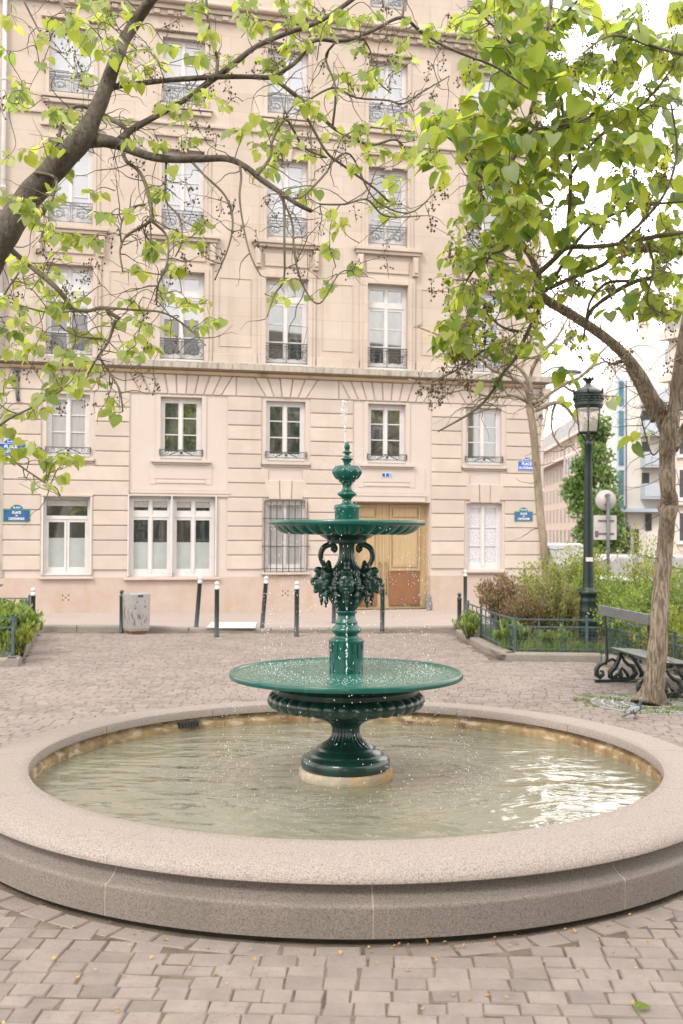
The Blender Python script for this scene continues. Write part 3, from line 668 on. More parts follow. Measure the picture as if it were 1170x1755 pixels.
# upper floor trim
c = MB()
for i, s in enumerate(COLS):
    for d, w_, z1 in ((-.045, .60, 7.05), (-.07, .53, 6.985)):
        c.box(s - w_, s - .44 - .0, d, 0, 5.105, z1) if w_ > .55 else c.box(s - w_, s - .44, d, -.045, 5.105, z1)
        c.box(s + .44, s + w_, d, 0 if w_ > .55 else -.045, 5.105, z1)
        c.box(s - .44, s + .44, d, 0 if w_ > .55 else -.045, 6.903, z1)
    c.box(s - .46, s + .46, -.03, 0, 7.14, 7.40); c.box(s - .66, s - .54, -.10, 0, 7.10, 7.50); c.box(s + .54, s + .66, -.10, 0, 7.10, 7.50)
    c.box(s - .64, s - .56, -.13, -.1, 7.16, 7.44); c.box(s + .56, s + .64, -.13, -.1, 7.16, 7.44)
    c.box(s - .70, s + .70, -.10, 0, 7.525, 7.59); c.box(s - .74, s + .74, -.14, 0, 7.593, 7.665)
    for d, w_, z1 in ((-.03, .56, 9.47), (-.05, .49, 9.42)):
        c.box(s - w_, s - .425, d, 0, 7.67, z1); c.box(s + .425, s + w_, d, 0, 7.67, z1); c.box(s - .425, s + .425, d, 0, 9.363, z1)
    c.prism([(s - .07, 9.30), (s + .07, 9.30), (s + .10, 9.60), (s - .10, 9.60)], -.09, 0, .012)
    c.box(s - .58, s + .58, -.06, 0, 9.62, 9.68)
    c.box(s - .58, s + .58, -.10, 0, 10.18, 10.24); c.box(s - .55, s + .55, -.08, 0, 10.08, 10.157)
    c.box(s - .5, s - .425, -.03, 0, 10.245, 11.70); c.box(s + .425, s + .5, -.03, 0, 10.245, 11.70); c.box(s - .425, s + .425, -.03, 0, 11.623, 11.70)
    c.box(s - .58, s + .58, -.10, 0, 11.74, 11.80)
    if i < 4:
        m_ = (s + COLS[i + 1]) / 2
        for z0, z1 in ((5.45, 6.85),):
            for a, b, p, q in ((m_ - .33, m_ + .33, z0, z0 + .015), (m_ - .33, m_ + .33, z1 - .015, z1), (m_ - .33, m_ - .315, z0 + .016, z1 - .016), (m_ + .315, m_ + .33, z0 + .016, z1 - .016)): c.box(a, b, -.014, 0, p, q)
            c.box(m_ - .45, m_ + .45, -.05, 0, 5.105, 5.30)
c.box(SL, SR + .05, -.05, 0, 9.86, 9.93); c.box(SL, SR + .10, -.13, 0, 12.16, 12.25); c.prism([(SL, 12.253), (SR + .2, 12.253), (SR + .2, 12.36), (SL, 12.36)], -.24, 0, .03); c.box(SL, SR + .06, -.07, 0, 12.05, 12.157)
for k in range(60): c.box(-11.9 + k * .275, -11.78 + k * .275, -.11, -.07, 12.06, 12.14)
obj('stone_trim', c, m_ash, B, bevel=.006)

def scroll(cx, cz, r, d, turns=1.3, y=-.03, a0=0.0):
    return [V(cx + d * r * (1 - k / 22) * math.cos(a0 + turns * 2 * PI * k / 20), y, cz + r * (1 - k / 22) * math.sin(a0 + turns * 2 * PI * k / 20)) for k in range(18)]
def railing(kind, s0, s1, z0, z1, y, parent):
    c = MB(); w = s1 - s0; cx = (s0 + s1) / 2; r = .008
    c.box(s0, s1, y - .012, y + .012, z1 - .016, z1)
    if kind == 'low':
        c.box(s0, s1, y - .008, y + .008, z0, z0 + .012)
        for k in (-1, 1):
            for q in range(3):
                c.tube(scroll(cx + k * (w * .46 - q * w * .14), (z0 + z1) / 2 - .005, .042, k, 1.1, y), .006, 5)
            c.tube([V(cx + k * w * .02, y, z1 - .02), V(cx + k * w * .10, y, z1 - .05), V(cx + k * w * .18, y, z0 + .05), V(cx + k * w * .27, y, z0 + .015)], .010, 5)
        c.box(s0, s0 + .014, y - .01, y + .01, z0, z1 + .01); c.box(s1 - .014, s1, y - .01, y + .01, z0, z1 + .01)
        c.ell((cx, y, (z0 + z1) / 2), (.03, .01, .035), n=8, m=5)
    else:
        c.box(s0, s1, y - .008, y + .008, z0, z0 + .012); c.box(s0, s1, y - .008, y + .008, z1 - .07, z1 - .058)
        for k in (-1, 1):
            c.tube(scroll(cx + k * w * .25, (z0 + z1) / 2 - .03, (z1 - z0) * .34, k, 1.5, y), .008, 5)
            c.tube(scroll(cx + k * w * .25, (z0 + z1) / 2 - .03, (z1 - z0) * .34, -k, .9, y, PI * .8), .007, 5)
            c.tube(scroll(cx + k * w * .43, z0 + .09, .06, -k, 1.2, y), .006, 5); c.tube(scroll(cx + k * w * .43, z1 - .15, .05, k, 1.2, y), .006, 5)
            c.tube(scroll(cx + k * w * .07, z0 + .10, .05, k, 1.2, y), .006, 5)
        for q in range(11): c.box(s0 + w * q / 10 - .004, s0 + w * q / 10 + .004, y - .004, y + .004, z1 - .06, z1 - .012)
        for q in (0, 5, 10): c.box(s0 + w * q / 10 - .007, s0 + w * q / 10 + .007, y - .006, y + .006, z0, z1)
    return obj('railing', c, m_iron if z0 < 7 else m_iron2, parent)

def window(o):
    a, b, z0, z1, kind, col = o; cx = (a + b) / 2; w = b - a; y = .10
    fr = MB(); T = .05
    def bar(p, q, r, s, d0=0.0, d1=.05): fr.box(p, q, y + d0, y + d1, r, s)
    glass = []      # pane rectangles
    def leaf(p, q, r, s, rows, tb=.055):
        bar(p, p + .045, r, s, .01); bar(q - .045, q, r, s, .01); bar(p + .045, q - .045, s - tb, s, .012); bar(p + .045, q - .045, r, r + tb + .02, .012)
        zz = [r + tb + .02 + (s - tb - r - tb - .02) * t for t in rows]
        for m_ in zz: bar(p + .045, q - .045, m_ - .011, m_ + .011, .016)
        glass.append((p + .04, q - .04, r + .05, s - .05))
    bar(a, a + T, z0, z1); bar(b - T, b, z0, z1); bar(a + T, b - T, z1 - T, z1); bar(a + T, b - T, z0, z0 + T + .02)
    if kind in ('mezz', 'third', 'fourth', 'fifth'):
        rows = {'mezz': (.345, .69), 'third': (.30, .63), 'fourth': (.33, .66), 'fifth': (.33, .66)}[kind]
        leaf(a + T, cx - .004, z0 + T + .02, z1 - T, rows); leaf(cx + .004, b - T, z0 + T + .02, z1 - T, rows); bar(cx - .028, cx + .028, z0 + T + .02, z1 - T, -.012)
    elif kind == 'tall':
        zt = z0 + (z1 - z0) * .745; bar(a + T, b - T, zt - .03, zt + .03, -.004)
        for p, q in ((a + T, cx - .004), (cx + .004, b - T)): leaf(p, q, z0 + T + .02, zt - .03, (.31, .65)); leaf(p, q, zt + .03, z1 - T, ())
        bar(cx - .03, cx + .03, z0 + T + .02, zt - .03, -.012); bar(cx - .022, cx + .022, zt + .03, z1 - T, -.008)
    elif kind == 'shop':
        zt = z1 - .40; bar(a + T, b - T, zt - .035, zt + .035, -.004); glass.append((a + T, b - T, zt + .035, z1 - T))
        for p, q in ((a + T, cx - .004), (cx + .004, b - T)): leaf(p, q, z0 + T + .02, zt - .035, ())
    elif kind == 'double':
        zt = z1 - .39; bar(cx - .05, cx + .05, z0 + T + .02, z1 - T, -.05, .06)
        for u, v in ((a + T, cx - .05), (cx + .05, b - T)):
            m_ = (u + v) / 2; bar(u, v, zt - .03, zt + .03, -.004)
            for p, q in ((u, m_ - .003), (m_ + .003, v)): leaf(p, q, z0 + T + .02, zt - .03, ()); leaf(p, q, zt + .03, z1 - T, ())
            bar(m_ - .025, m_ + .025, z0 + T + .02, z1 - T, -.01)
    elif kind in ('barred', 'lace'):
        leaf(a + T, cx - .004, z0 + T + .02, z1 - T, (.31, .65)); leaf(cx + .004, b - T, z0 + T + .02, z1 - T, (.31, .65)); bar(cx - .03, cx + .03, z0 + T + .02, z1 - T, -.012)
    f = obj('window', fr, m_white, B, bevel=.003)
    gl = MB()
    for p, q, r, s in glass: gl.box(p, q, y + .034, y + .040, r, s)
    pale = (kind in ('third', 'fourth') and (col < 3 or kind == 'fourth')) or (kind == 'tall' and col < 2)
    gm = m_glass2 if pale else m_glass
    if kind == 'mezz' and col == 0: gm = m_curtain
    if kind == 'lace': gm = m_lace
    if kind == 'barred': gm = m_curtain
    gobj = obj('pane', gl, gm, f)
    if kind in ('shop', 'double'):
        c = MB(); zf = z0 + .72 if kind == 'shop' else z0 + .68
        for p, q, r, s in glass:
            if r < z0 + .3: c.box(p, q, y + .026, y + .033, r, zf)
        obj('frosted_film', c, m_frost, f)
        for p, q, r, s in glass:
            if r > z0 + .8:
                c = MB()
                for k in range(5): c.box(p + .01, q - .01, y + .0265, y + .032, s - .03 - k * .022, s - .016 - k * .022)
                obj('blind', c, m_white, f)
        c = MB(); n_ = 2
        xs = [a - .03, b + .0] if kind == 'shop' else [a - .03, b + .0, cx - .03]
        for x in xs:
            c.box(x, x + .028, -.05, .08, z0, z1); c.box(x + .006, x + .022, -.062, -.05, z0 + .02, z1 - .02)
        c.box(a - .03, b + .03, -.03, .08, z1 - .0, z1 + .022)
        obj('folded_shutter', c, m_white, f)
    elif kind in ('mezz', 'tall', 'third') and col > 0 and not pale:
        c = MB()
        for p, q, r, s in glass[:2]:      # drawn curtains just inside the glass edge
            pass
    SI = {'shop': (.07, .762, .80), 'double': (.10, .735, .78), 'barred': (.08, .83, .875), 'lace': (.08, .85, .895)}
    if kind in SI: e_, p_, q_ = SI[kind]; c = MB(); c.box(a - e_, b + e_, -.11, 0, p_, q_); obj('sill', c, m_stone, f, bevel=.006)
    if kind == 'mezz' and col in (0, 2, 4): c = MB(); c.box(cx - .50, cx + .50, -.085, 0, 3.07, 3.125); c.box(cx - .47, cx + .47, -.04, 0, 3.03, 3.068); obj('sill', c, m_stone, f, bevel=.006)
    if kind == 'mezz': railing('low', a - .02, b + .02, z0 + .05, z0 + .175, -.03, f)
    if kind == 'tall': railing('tall', a, b, z0 + .04, z0 + .45, .02, f)
    if kind in ('third', 'fourth', 'fifth') and col >= 0: railing('tall', a, b, z0 + .03, z0 + .42, .03, f)
    if kind == 'barred':
        c = MB()
        for k in range(8): x = a - .02 + (w + .04) * k / 7; c.box(x - .008, x + .008, -.075, -.059, z0 - .02, z1 - .02)
        for z in (z0 + .06, z0 + .52, z1 - .38): c.box(a - .07, b + .07, -.084, -.074, z - .008, z + .008)
        for k in range(7): c.tube(scroll(a + (w) * (k + .5) / 7, z1 - .14, .045, 1 if k % 2 else -1, 1.2, -.067), .006, 5)
        c.box(a - .07, a - .06, -.08, 0, z0 + .5, z0 + .53); c.box(b + .06, b + .07, -.08, 0, z0 + .5, z0 + .53)
        obj('window_bars', c, m_iron, f)
    if kind in ('mezz', 'barred', 'shop', 'tall'):
        c = MB(); c.box(a, b, -.02, y, z0, z0 + .02); obj('threshold', c, m_white if kind != 'barred' else m_stone, f)
for o in openings:
    if o[4] != 'door': window(o)
# door
a, b, z0, z1 = -.01, 1.93, .085, 2.33; yd = .20
dl = []
for k, (p, q) in enumerate(((a + .04, .957), (.963, b - .04))):
    c = MB(); c.box(p, q, yd, yd + .05, z0, z1 - .03)
    for (r, s) in ((.90 + .02, 1.90), (1.98, 2.24)):
        c.box(p + .16, q - .16, yd - .006, yd, r, s); c.box(p + .20, q - .20, yd - .030, yd - .006, r + .05, s - .05); c.box(p + .235, q - .235, yd - .036, yd - .030, r + .09, s - .09)
        for x in (p + .13, q - .16): c.box(x, x + .03, yd - .042, yd, r - .03, s + .03)
        for z in (r - .03, s): c.box(p + .16, q - .16, yd - .042, yd, z, z + .03)
    d = obj('door', c, m_wood, B, bevel=.004); dl.append(d)
    c = MB(); c.box(p + .12, q - .14, yd - .03, yd, .16, .84); c.box(p + .10, q - .12, yd - .034, yd, .84, .865); obj('kick_plate', c, m_kick, d, bevel=.003)
    c = MB(); x = q - .075 if k == 0 else p + .05
    c.tube([V(x, yd - .05, .38), V(x, yd - .05, 1.08)], .010, 8); c.box(x - .008, x + .008, yd - .05, yd, .40, .42); c.box(x - .008, x + .008, yd - .05, yd, 1.04, 1.06)
    obj('door_handle', c, mat('bronze', (.14, .10, .07), (.2, .15, .1), 9, .35, metal=.6), d)
c = MB(); c.box(a, a + .04, yd - .03, yd + .06, z0, z1); c.box(b - .04, b, yd - .03, yd + .06, z0, z1); c.box(a + .04, b - .04, yd - .03, yd + .06, z1 - .03, z1); c.box(.94, .98, yd - .02, yd + .001, z0, z1 - .03)
obj('door_frame', c, m_wood, B, bevel=.003)
c = MB(); c.box(a, b, -.0, .3, 0, .085); obj('door_step', c, m_kerb, B)
c = MB(); c.lathe([(.085, 0), (.085, .16), (.07, .20), (.075, .26), (.05, .33), (0, .35)], 20, c=(b - .02, .02, .06)); obj('guard_stone', c, mat('worn_iron', (.13, .12, .12), (.2, .18, .17), 20, .6), B)
# vents, pipes, number plate, wall camera
c = MB()
for cx, cz in ((-5.52, .40), (-1.18, .45)):
    for dx, dz in ((0, 0), (-.055, -.045), (.055, -.045), (-.055, .045), (.055, .045)): c.tube([V(cx + dx, -.0365, cz + dz), V(cx + dx, -.02, cz + dz)], .014, 10)
obj('vent_hole', c, mat('void', (.01, .01, .01), None), B)
c = MB(); c.box(3.02, 3.20, -.045, -.0365, .18, .32)
for k in range(6): c.box(3.03 + k * .028, 3.04 + k * .028, -.052, -.045, .19, .31)
obj('cellar_grille', c, mat('rusty_grille', (.10, .06, .05), (.06, .045, .04), 20, .7), B)
c = MB(); c.tube([V(-6.76, -.07, 5.12), V(-6.76, -.07, 16)], .045, 12)
for z in (6.2, 8.3, 10.4, 12.0): c.tube([V(-6.76, -.07, z), V(-6.76, -.07, z + .05)], .052, 12)
obj('downpipe', c, m_white, B)
c = MB(); c.tube([V(-6.46, -.05, 4.83), V(-6.46, -.05, 4.35), V(-6.44, -.05, 4.2)], .035, 10); c.box(-6.52, -6.40, -.10, 0, 4.78, 4.84); obj('downpipe', c, m_lcap, B)
c = MB(); c.tube([V(SR - .03, -.09, .5), V(SR - .03, -.09, 4.0), V(SR + .0, -.16, 4.4)], .032, 12)
for z in (1.4, 2.6, 3.7): c.tube([V(SR - .03, -.09, z), V(SR - .03, -.09, z + .04)], .038, 12)
obj('downpipe', c, m_pipe, B)
c = MB(); c.box(-6.80, -6.70, -.040, -.034, .8, 4.84); obj('party_joint', c, m_cornice, B)
m_blue = mat('blue_enamel', (.015, .075, .36), (.02, .09, .40), 4, .25, coat=.5); m_navy = mat('blue_green_enamel', (.012, .07, .19), (.018, .09, .22), 4, .25, coat=.5)
m_rimg = mat('green_enamel_border', (.03, .20, .13), (.05, .26, .17), 10, .3); m_lett = mat('white_enamel', (.80, .80, .80), None, rough=.3); m_pblue = mat('pale_blue_enamel', (.25, .36, .55), None, rough=.3)
def text_mesh(txt, size, sx=1.0):
    cu = bpy.data.curves.new('t', 'FONT'); cu.body = txt; cu.size = size; cu.align_x = 'CENTER'; cu.align_y = 'CENTER'; cu.extrude = .0015; cu.offset = size * .018; cu.resolution_u = 3
    t = bpy.data.objects.new('t', cu); S.collection.objects.link(t)
    me = bpy.data.meshes.new_from_object(t.evaluated_get(bpy.context.evaluated_depsgraph_get())); bpy.data.objects.remove(t); bpy.data.curves.remove(cu)
    for v in me.vertices: x, y, z = v.co; v.co = (x * sx, -z, y)
    return me
def add_text(txt, size, x, z, y, parent, sx=1.0, m=None):
    me = text_mesh(txt, size, sx); me.materials.append(m or m_lett); o = bpy.data.objects.new('lettering', me); S.collection.objects.link(o); o.parent = parent; o.location = (x, y, z); return o
def sign_place(s, z, w, h, green, label):
    p = fw(s, -.036, z); t = thing('street_sign', label, 'street sign', p, PHI, 'street name signs on the facade')
    c = MB(); c.box(-w / 2, w / 2, -.012, 0, -h / 2, h / 2); arc = [(w * .24 * math.cos(k * PI / 10), h / 2 + h * .40 * math.sin(k * PI / 10)) for k in range(11)]
    c.prism([(-w * .24, h / 2 - .001)] + arc[::-1][1:-1] + [(w * .24, h / 2 - .001)], -.012, 0)
    obj('plate', c, m_rimg if green else m_lett, t, bevel=.002)
    i = .014 if green else .006; c = MB(); c.box(-w / 2 + i, w / 2 - i, -.015, -.0125, -h / 2 + i, h / 2 - i)
    arc = [((w * .24 - i) * math.cos(k * PI / 10), h / 2 + .004 + (h * .40 - i) * math.sin(k * PI / 10)) for k in range(11)]
    c.prism([(-(w * .24 - i), h / 2 + .003)] + arc[::-1][1:-1] + [(w * .24 - i, h / 2 + .003)], -.015, -.0125)
    obj('enamel_field', c, m_navy if green else m_blue, t)
    add_text('5e Arrt', h * .22, 0, h * .66, -.0165, t, .9)
    if green:
        add_text('PLACE', h * .29, 0, h * .24, -.0165, t, .85); add_text('de', h * .18, 0, h * -.01, -.0165, t); add_text("L'ESTRAPADE", h * .27, 0, -h * .27, -.0165, t, .78)
    else:
        add_text('PLACE', h * .40, 0, h * .20, -.0165, t, .95); add_text("DE L'ESTRAPADE", h * .34, 0, -h * .22, -.0165, t, .70)
    return t
sign_place(-6.45, 1.99, .50, .235, True, 'green framed blue enamel street sign at the lower left, beside the left ground floor window')
sign_place(-6.57, 3.27, .56, .22, False, 'bright blue street sign at the upper left, half covered by hanging leaves')
sign_place(4.03, 2.06, .42, .215, True, 'green framed blue street sign right of the lace curtained window')
sign_place(4.10, 3.15, .42, .21, False, 'bright blue street sign high beside the tree trunk, above the green framed one')
t = thing('house_number', 'small blue number plate above the oak door', 'number plate', fw(.97, -.030, 2.90), PHI)
c = MB(); c.box(-.115, .115, -.008, 0, -.045, .045); obj('plate', c, m_lett, t); c = MB(); c.box(-.108, .035, -.010, -.0082, -.038, .038); obj('enamel_field', c, m_blue, t)
c = MB(); c.box(.037, .108, -.010, -.0082, -.038, .038); obj('enamel_field', c, m_pblue, t); add_text('1', .085, -.035, 0, -.0115, t, 1.3)
t = thing('security_camera', 'small round dark camera under the cornice right of the door bay', 'camera', fw(2.35, -.04, 4.68), PHI)
c = MB(); c.tube([V(0, 0, 0), V(0, -.05, 0)], .04, 14); obj('housing', c, m_iron, t); c = MB(); c.ell((0, -.05, 0), (.028, .018, .028)); obj('lens', c, m_glass, t)
# wall lamp arm and emblem plates at the corner of the building
t = thing('wall_street_lamp', 'grey street lamp on a long thin arm reaching out from the building corner', 'street lamp', fw(4.5, .2, 5.15), PHI)
p0 = V(0, 0, 0); pe = Matrix.Rotation(-PHI, 3, 'Z') @ (at(968, 633, 22.6) - fw(4.5, .2, 5.15))
c = MB(); c.tube([p0, p0.lerp(pe, .5) + V(0, 0, .10), pe + V(-.08, 0, .05), pe], .02, 8); c.tube([p0 - V(0, 0, .14), p0.lerp(pe, .5) + V(0, 0, -.02), pe + V(-.1, 0, .03)], .013, 8); obj('arm', c, m_lcap, t)
c = MB(); c.ell(pe + V(.18, 0, -.05), (.22, .10, .055)); obj('lamp_head', c, m_lcap, t)
c = MB(); c.ell(pe + V(.18, 0, -.075), (.15, .08, .05)); obj('lens', c, m_white, t)
t = thing('corner_emblem', 'dark figure-shaped wall ornament with a small blue plate below it at the building corner', 'wall ornament', fw(4.38, -.15, 4.52), PHI)
c = MB(); c.ell((0, 0, .22), (.03, .02, .035)); c.ell((0, 0, .12), (.045, .022, .07)); c.tube([V(-.02, 0, .07), V(-.05, 0, 0)], .017, 6); c.tube([V(.02, 0, .07), V(.045, 0, 0)], .017, 6); c.tube([V(-.03, 0, .15), V(-.06, 0, .05)], .012, 6); c.tube([V(.03, 0, .15), V(.07, 0, .20)], .012, 6); c.tube([V(0, .12, .1), V(0, 0, .1)], .012, 6)
obj('figure', c, m_iron, t); c = MB(); c.ell((0, 0, -.28), (.045, .012, .035)); c.box(-.06, .06, -.012, .0, -.35, -.335); c.tube([V(0, .12, -.3), V(0, 0, -.3)], .01, 6); obj('plate', c, m_iron, t)

# ------------------------------------------------------------------ buildings and trees across the square, seen only in reflections
def simple_building(name, label, loc, rz, w, d, h, m, cols, floors, wm, win=(1.0, 1.5), roofm=None, base=1.0, roofh=0, y=-.0, gap=None, sill=False, fm=None):
    t = thing(name, label, 'building', loc, rz); c = MB(); c.box(-w / 2, w / 2, 0, d, -.3, h); obj('wall', c, m, t)
    fh = (h - base) / floors; ww, wh = win
    for j in range(floors):
        for i in range(cols):
            x = -w / 2 + w * (i + .5) / cols; z = base + fh * j + (fh - wh) * .45
            c = MB(); e = .03 if fm else .07
            c.box(x - ww / 2, x - ww / 2 + e, -.05, .0, z, z + wh); c.box(x + ww / 2 - e, x + ww / 2, -.05, 0, z, z + wh); c.box(x - ww / 2 + e, x + ww / 2 - e, -.05, 0, z, z + e); c.box(x - ww / 2 + e, x + ww / 2 - e, -.05, 0, z + wh - e, z + wh)
            if ww > .8: c.box(x - e / 2, x + e / 2, -.045, 0, z + e, z + wh - e)
            if sill: c.box(x - ww / 2 - .1, x + ww / 2 + .1, -.12, 0, z - .1, z)
            f = obj('window', c, fm or m_white, t); c = MB(); c.box(x - ww / 2 + e, x + ww / 2 - e, -.025, -.02, z + e, z + wh - e); obj('pane', c, wm, f)
    if roofh:
        c = MB(); c.prism([(-w / 2 - .2, h), (w / 2 + .2, h), (w / 2 - roofh * .4, h + roofh), (-w / 2 + roofh * .4, h + roofh)], -.2, d); obj('roof', c, roofm, t)
        for i in range(max(2, cols // 3)):
            c = MB(); x = -w / 2 + w * (i + .6) / max(2, cols // 3); c.box(x - .4, x + .4, d * .3, d * .3 + .6, h + roofh, h + roofh + 1.2)
            for q in range(3): c.tube([V(x - .25 + q * .25, d * .3 + .3, h + roofh + 1.2), V(x - .25 + q * .25, d * .3 + .3, h + roofh + 1.5)], .08, 8)
            obj('chimney', c, m, t)
    return t
m_bA = mat('pink_render', (.50, .39, .33), (.46, .36, .30), .5, .9); m_bB = mat('white_concrete', (.70, .66, .61), (.65, .61, .56), .4, .85); m_bC = mat('old_cream_stone', (.60, .53, .47), (.54, .47, .41), .5, .9)
m_zinc = mat('zinc', (.27, .25, .25), (.34, .31, .31), 1, .5); m_bD = mat('sandy_render', (.36, .30, .24), (.30, .25, .20), .6, .9)
m_wdark = mat('far_glass', (.02, .03, .035), (.05, .06, .065), 2, .3)
simple_building('apartment_building', 'sandy building across the square, showing only as a reflection in the windows', (15, -13, 0), PI - .1, 26, 8, 13.0, m_bD, 9, 5, m_wdark, (1.1, 1.9))

# ------------------------------------------------------------------ far buildings down the side street
def orient(p, q):     # facade running from p to q (ground points), outer face toward the camera
    d = q - p; return (p + q) / 2, math.atan2(d.y, d.x), d.length
p = atz(1034, 945, 0); q = atz(925, 940, 0); p = V(p.x, p.y, 0)
pa, qa = V((925 - 585) / F_PX * 128, 128, 0), V((1032 - 585) / F_PX * 88, 88, 0)
cc, an, ln = orient(pa, qa)
tA = simple_building('apartment_building', 'pink rendered apartment block with rows of narrow windows down the side street', cc, an, ln, 9, 11.2, m_bA, 15, 5, m_wdark, (1.15, 1.45), m_zinc, .3, 1.6, fm=m_bA)
c = MB(); c.box(-ln / 2, ln / 2, -.8, 0, 9.0, 9.25); c.box(-ln / 2, ln / 2, -.35, 0, 11.0, 11.3); obj('cornice', c, m_bC, tA)
c = MB(); c.box(ln * .12, ln * .36, -.9, 0, 6.9, 9.0); obj('bay', c, m_bA, tA)
c = MB()
for k in range(5): c.box(ln * (.135 + .045 * k), ln * (.135 + .045 * k) + 1.1, -.95, -.9, 7.4, 8.8)
obj('bay_window', c, m_wdark, tA)
# white modern block: a receding left face and a frontal face with balconies
pB, qB = V((1037 - 585) / F_PX * 92, 92, 0), V((1074 - 585) / F_PX * 70, 70, 0)
cc, an, ln = orient(pB, qB)
tB = simple_building('apartment_building', 'white modern apartment block with a tall blue glass stair strip and balconies', cc, an, ln, 3, 12.6, m_bB, 5, 5, m_wdark, (1.5, 1.3), None, 1.2, fm=m_bB)
iv = Matrix.Rotation(-an, 4, 'Z') @ Matrix.Translation(-cc)
def inB(x, y, z): return iv @ V(x, y, z)
# the frontal wing, in world axes, carried by the same building
W2 = Matrix.Rotation(-an, 4, 'Z') @ Matrix.Translation(-cc)
xL = (1073 - 585) / F_PX * 70; xR = (1160 - 585) / F_PX * 68
c = MB(); c.box(xL, xR, 69.8, 82, -.3, 12.9, W2); c.box(xL + .9, xR, 70.5, 80, 12.9, 14.4, W2); obj('wing', c, m_bB, tB)
c = MB(); c.box(xL - .75, xL - .15, 69.6, 70.6, 1, 12.0, W2); obj('stair_tower', c, mat('blue_grey_panel', (.52, .56, .62), (.48, .52, .58), 1, .4), tB)
c = MB()
for k in range(5): c.box(xL - .60, xL - .28, 69.52, 69.6, 2.3 + k * 1.95, 3.9 + k * 1.95, W2)
obj('stair_window', c, mat('teal_glass', (.05, .14, .19), (.10, .22, .28), 1, .08, coat=.6), tB)
for k in range(4):
    z = 4.1 + k * 2.05; xa = (1103 - 585) / F_PX * 69
    c = MB(); c.box(xa, xa + 2.2, 68.7, 69.8, z - .15, z, W2); c.box(xa, xa + 2.2, 68.66, 68.72, z, z + .85, W2); c.box(xa, xa + .06, 68.7, 69.8, z, z + .85, W2)
    o = obj('balcony', c, mat('pale_blue_panel', (.46, .50, .56), (.42, .46, .52), 1, .4), tB)
    c = MB(); c.box(xa + .1, xa + 2.1, 69.74, 69.79, z + .1, z + 1.6, W2); obj('window', c, m_wdark, tB)
c = MB(); c.box(xL - .6, xR, 68.9, 69.8, 3.1, 3.32, W2); obj('canopy', c, mat('blue_canopy', (.40, .47, .56), (.36, .43, .52), 1, .5), tB)
c = MB(); c.box(xL - .5, xL + .2, 69.7, 69.79, 0, 2.2, W2); c.box(xL + .45, xL + .75, 69.7, 69.79, .5, 2.0, W2); c.box(xL + 1.2, xL + 1.6, 69.7, 69.79, 1.9, 3.0, W2); obj('doorway', c, m_wdark, tB)
# old stone block with mansard at the far right
xa = (1117 - 585) / F_PX * 52
tC = simple_building('apartment_building', 'old cream stone building with a mansard roof at the right edge behind the tree', (xa + 6, 50, 0), -.9 + PI * 0, 14, 8, 11.6, m_bC, 6, 5, m_wdark, (.9, 1.5), m_zinc, 1.0, 2.0, sill=True)
tC.rotation_euler.z = math.radians(-62); tC.location = (xa + 4.3, 46.5, 0)
c = MB(); c.box(-7.2, 7.2, -.5, 0, 9.2, 9.5); c.box(-7.2, 7.2, -.3, 0, 3.1, 3.3); c.box(-7.3, 7.3, -.4, 0, 11.3, 11.7); obj('cornice', c, m_bC, tC)
t = thing('apartment_building', 'pale house with a grey hipped roof and chimney seen between the two trunks', 'building', ((1112 - 585) / F_PX * 100, 100, 0)); c = MB(); c.box(-3.2, 4, 0, 8, 0, 16.2); obj('wall', c, m_bC, t)
c = MB(); c.prism([(-3.6, 16.2), (4.2, 16.2), (3, 19.2), (-.2, 19.2)], -.3, 7); o = obj('roof', c, m_zinc, t); c = MB(); c.box(-.4, .4, 1, 2, 19, 22); c.box(-.5, .5, .9, 2.1, 21.7, 22.2); obj('chimney', c, m_bC, t)
c = MB()
for k in range(3): c.box(-2.4 + k * 2, -1.6 + k * 2, -.05, 0, 13, 15); c.box(-2.4 + k * 2, -1.6 + k * 2, -.05, 0, 9.6, 11.6)
obj('window', c, m_wdark, t)

# ------------------------------------------------------------------ vans
m_van = mat('white_van_paint', (.36, .35, .355), (.33, .325, .33), 1, .3, coat=.5); m_tyre = mat('tyre', (.02, .02, .02), (.03, .03, .03), 10, .8)
def van(label, loc, rz, L=3.9, Wd=1.5, Hh=1.55, hood=.75):
    t = thing('van', label, 'van', loc, rz, 'white vans parked in the side street'); c = MB()
    pr = [(-L / 2, .22), (L / 2, .22), (L / 2, .62), (L / 2 - .12, .78), (L / 2 - hood, .90), (L / 2 - hood - .45, Hh - .05), (L / 2 - hood - .7, Hh), (-L / 2 + .1, Hh), (-L / 2, Hh - .12)]
    c.prism(pr, -Wd / 2, Wd / 2, .05); o = obj('body', c, m_van, t, bevel=.03)
    c = MB(); c.prism([(L / 2 - hood - .95, .95), (L / 2 - hood - .10, .95), (L / 2 - hood - .48, Hh - .12), (L / 2 - hood - .95, Hh - .12)], -Wd / 2 - .006, Wd / 2 + .006); obj('window', c, m_wdark, t)
    for x in (-L / 2 + .65, L / 2 - .62):
        for s in (-1, 1):
            c = MB(); c.tube([V(x, s * (Wd / 2 - .16), .29), V(x, s * (Wd / 2 + .02), .29)], .29, 20); w = obj('wheel', c, m_tyre, t); c = MB(); c.tube([V(x, s * (Wd / 2 + .02), .29), V(x, s * (Wd / 2 + .03), .29)], .17, 14); obj('rim', c, m_lcap, w)
    c = MB(); c.box(-.4, -.385, -Wd / 2 - .004, -Wd / 2 + .1, .3, Hh - .12); c.box(-1.5, .9, -Wd / 2 - .008, -Wd / 2, .55, .60); obj('side_trim', c, m_lcap, t)
    c = MB(); c.ell((L / 2 - .02, -Wd / 2 + .2, .55), (.04, .12, .08)); c.ell((L / 2 - .02, Wd / 2 - .2, .55), (.04, .12, .08)); obj('headlight', c, m_glass2, t)
    return t
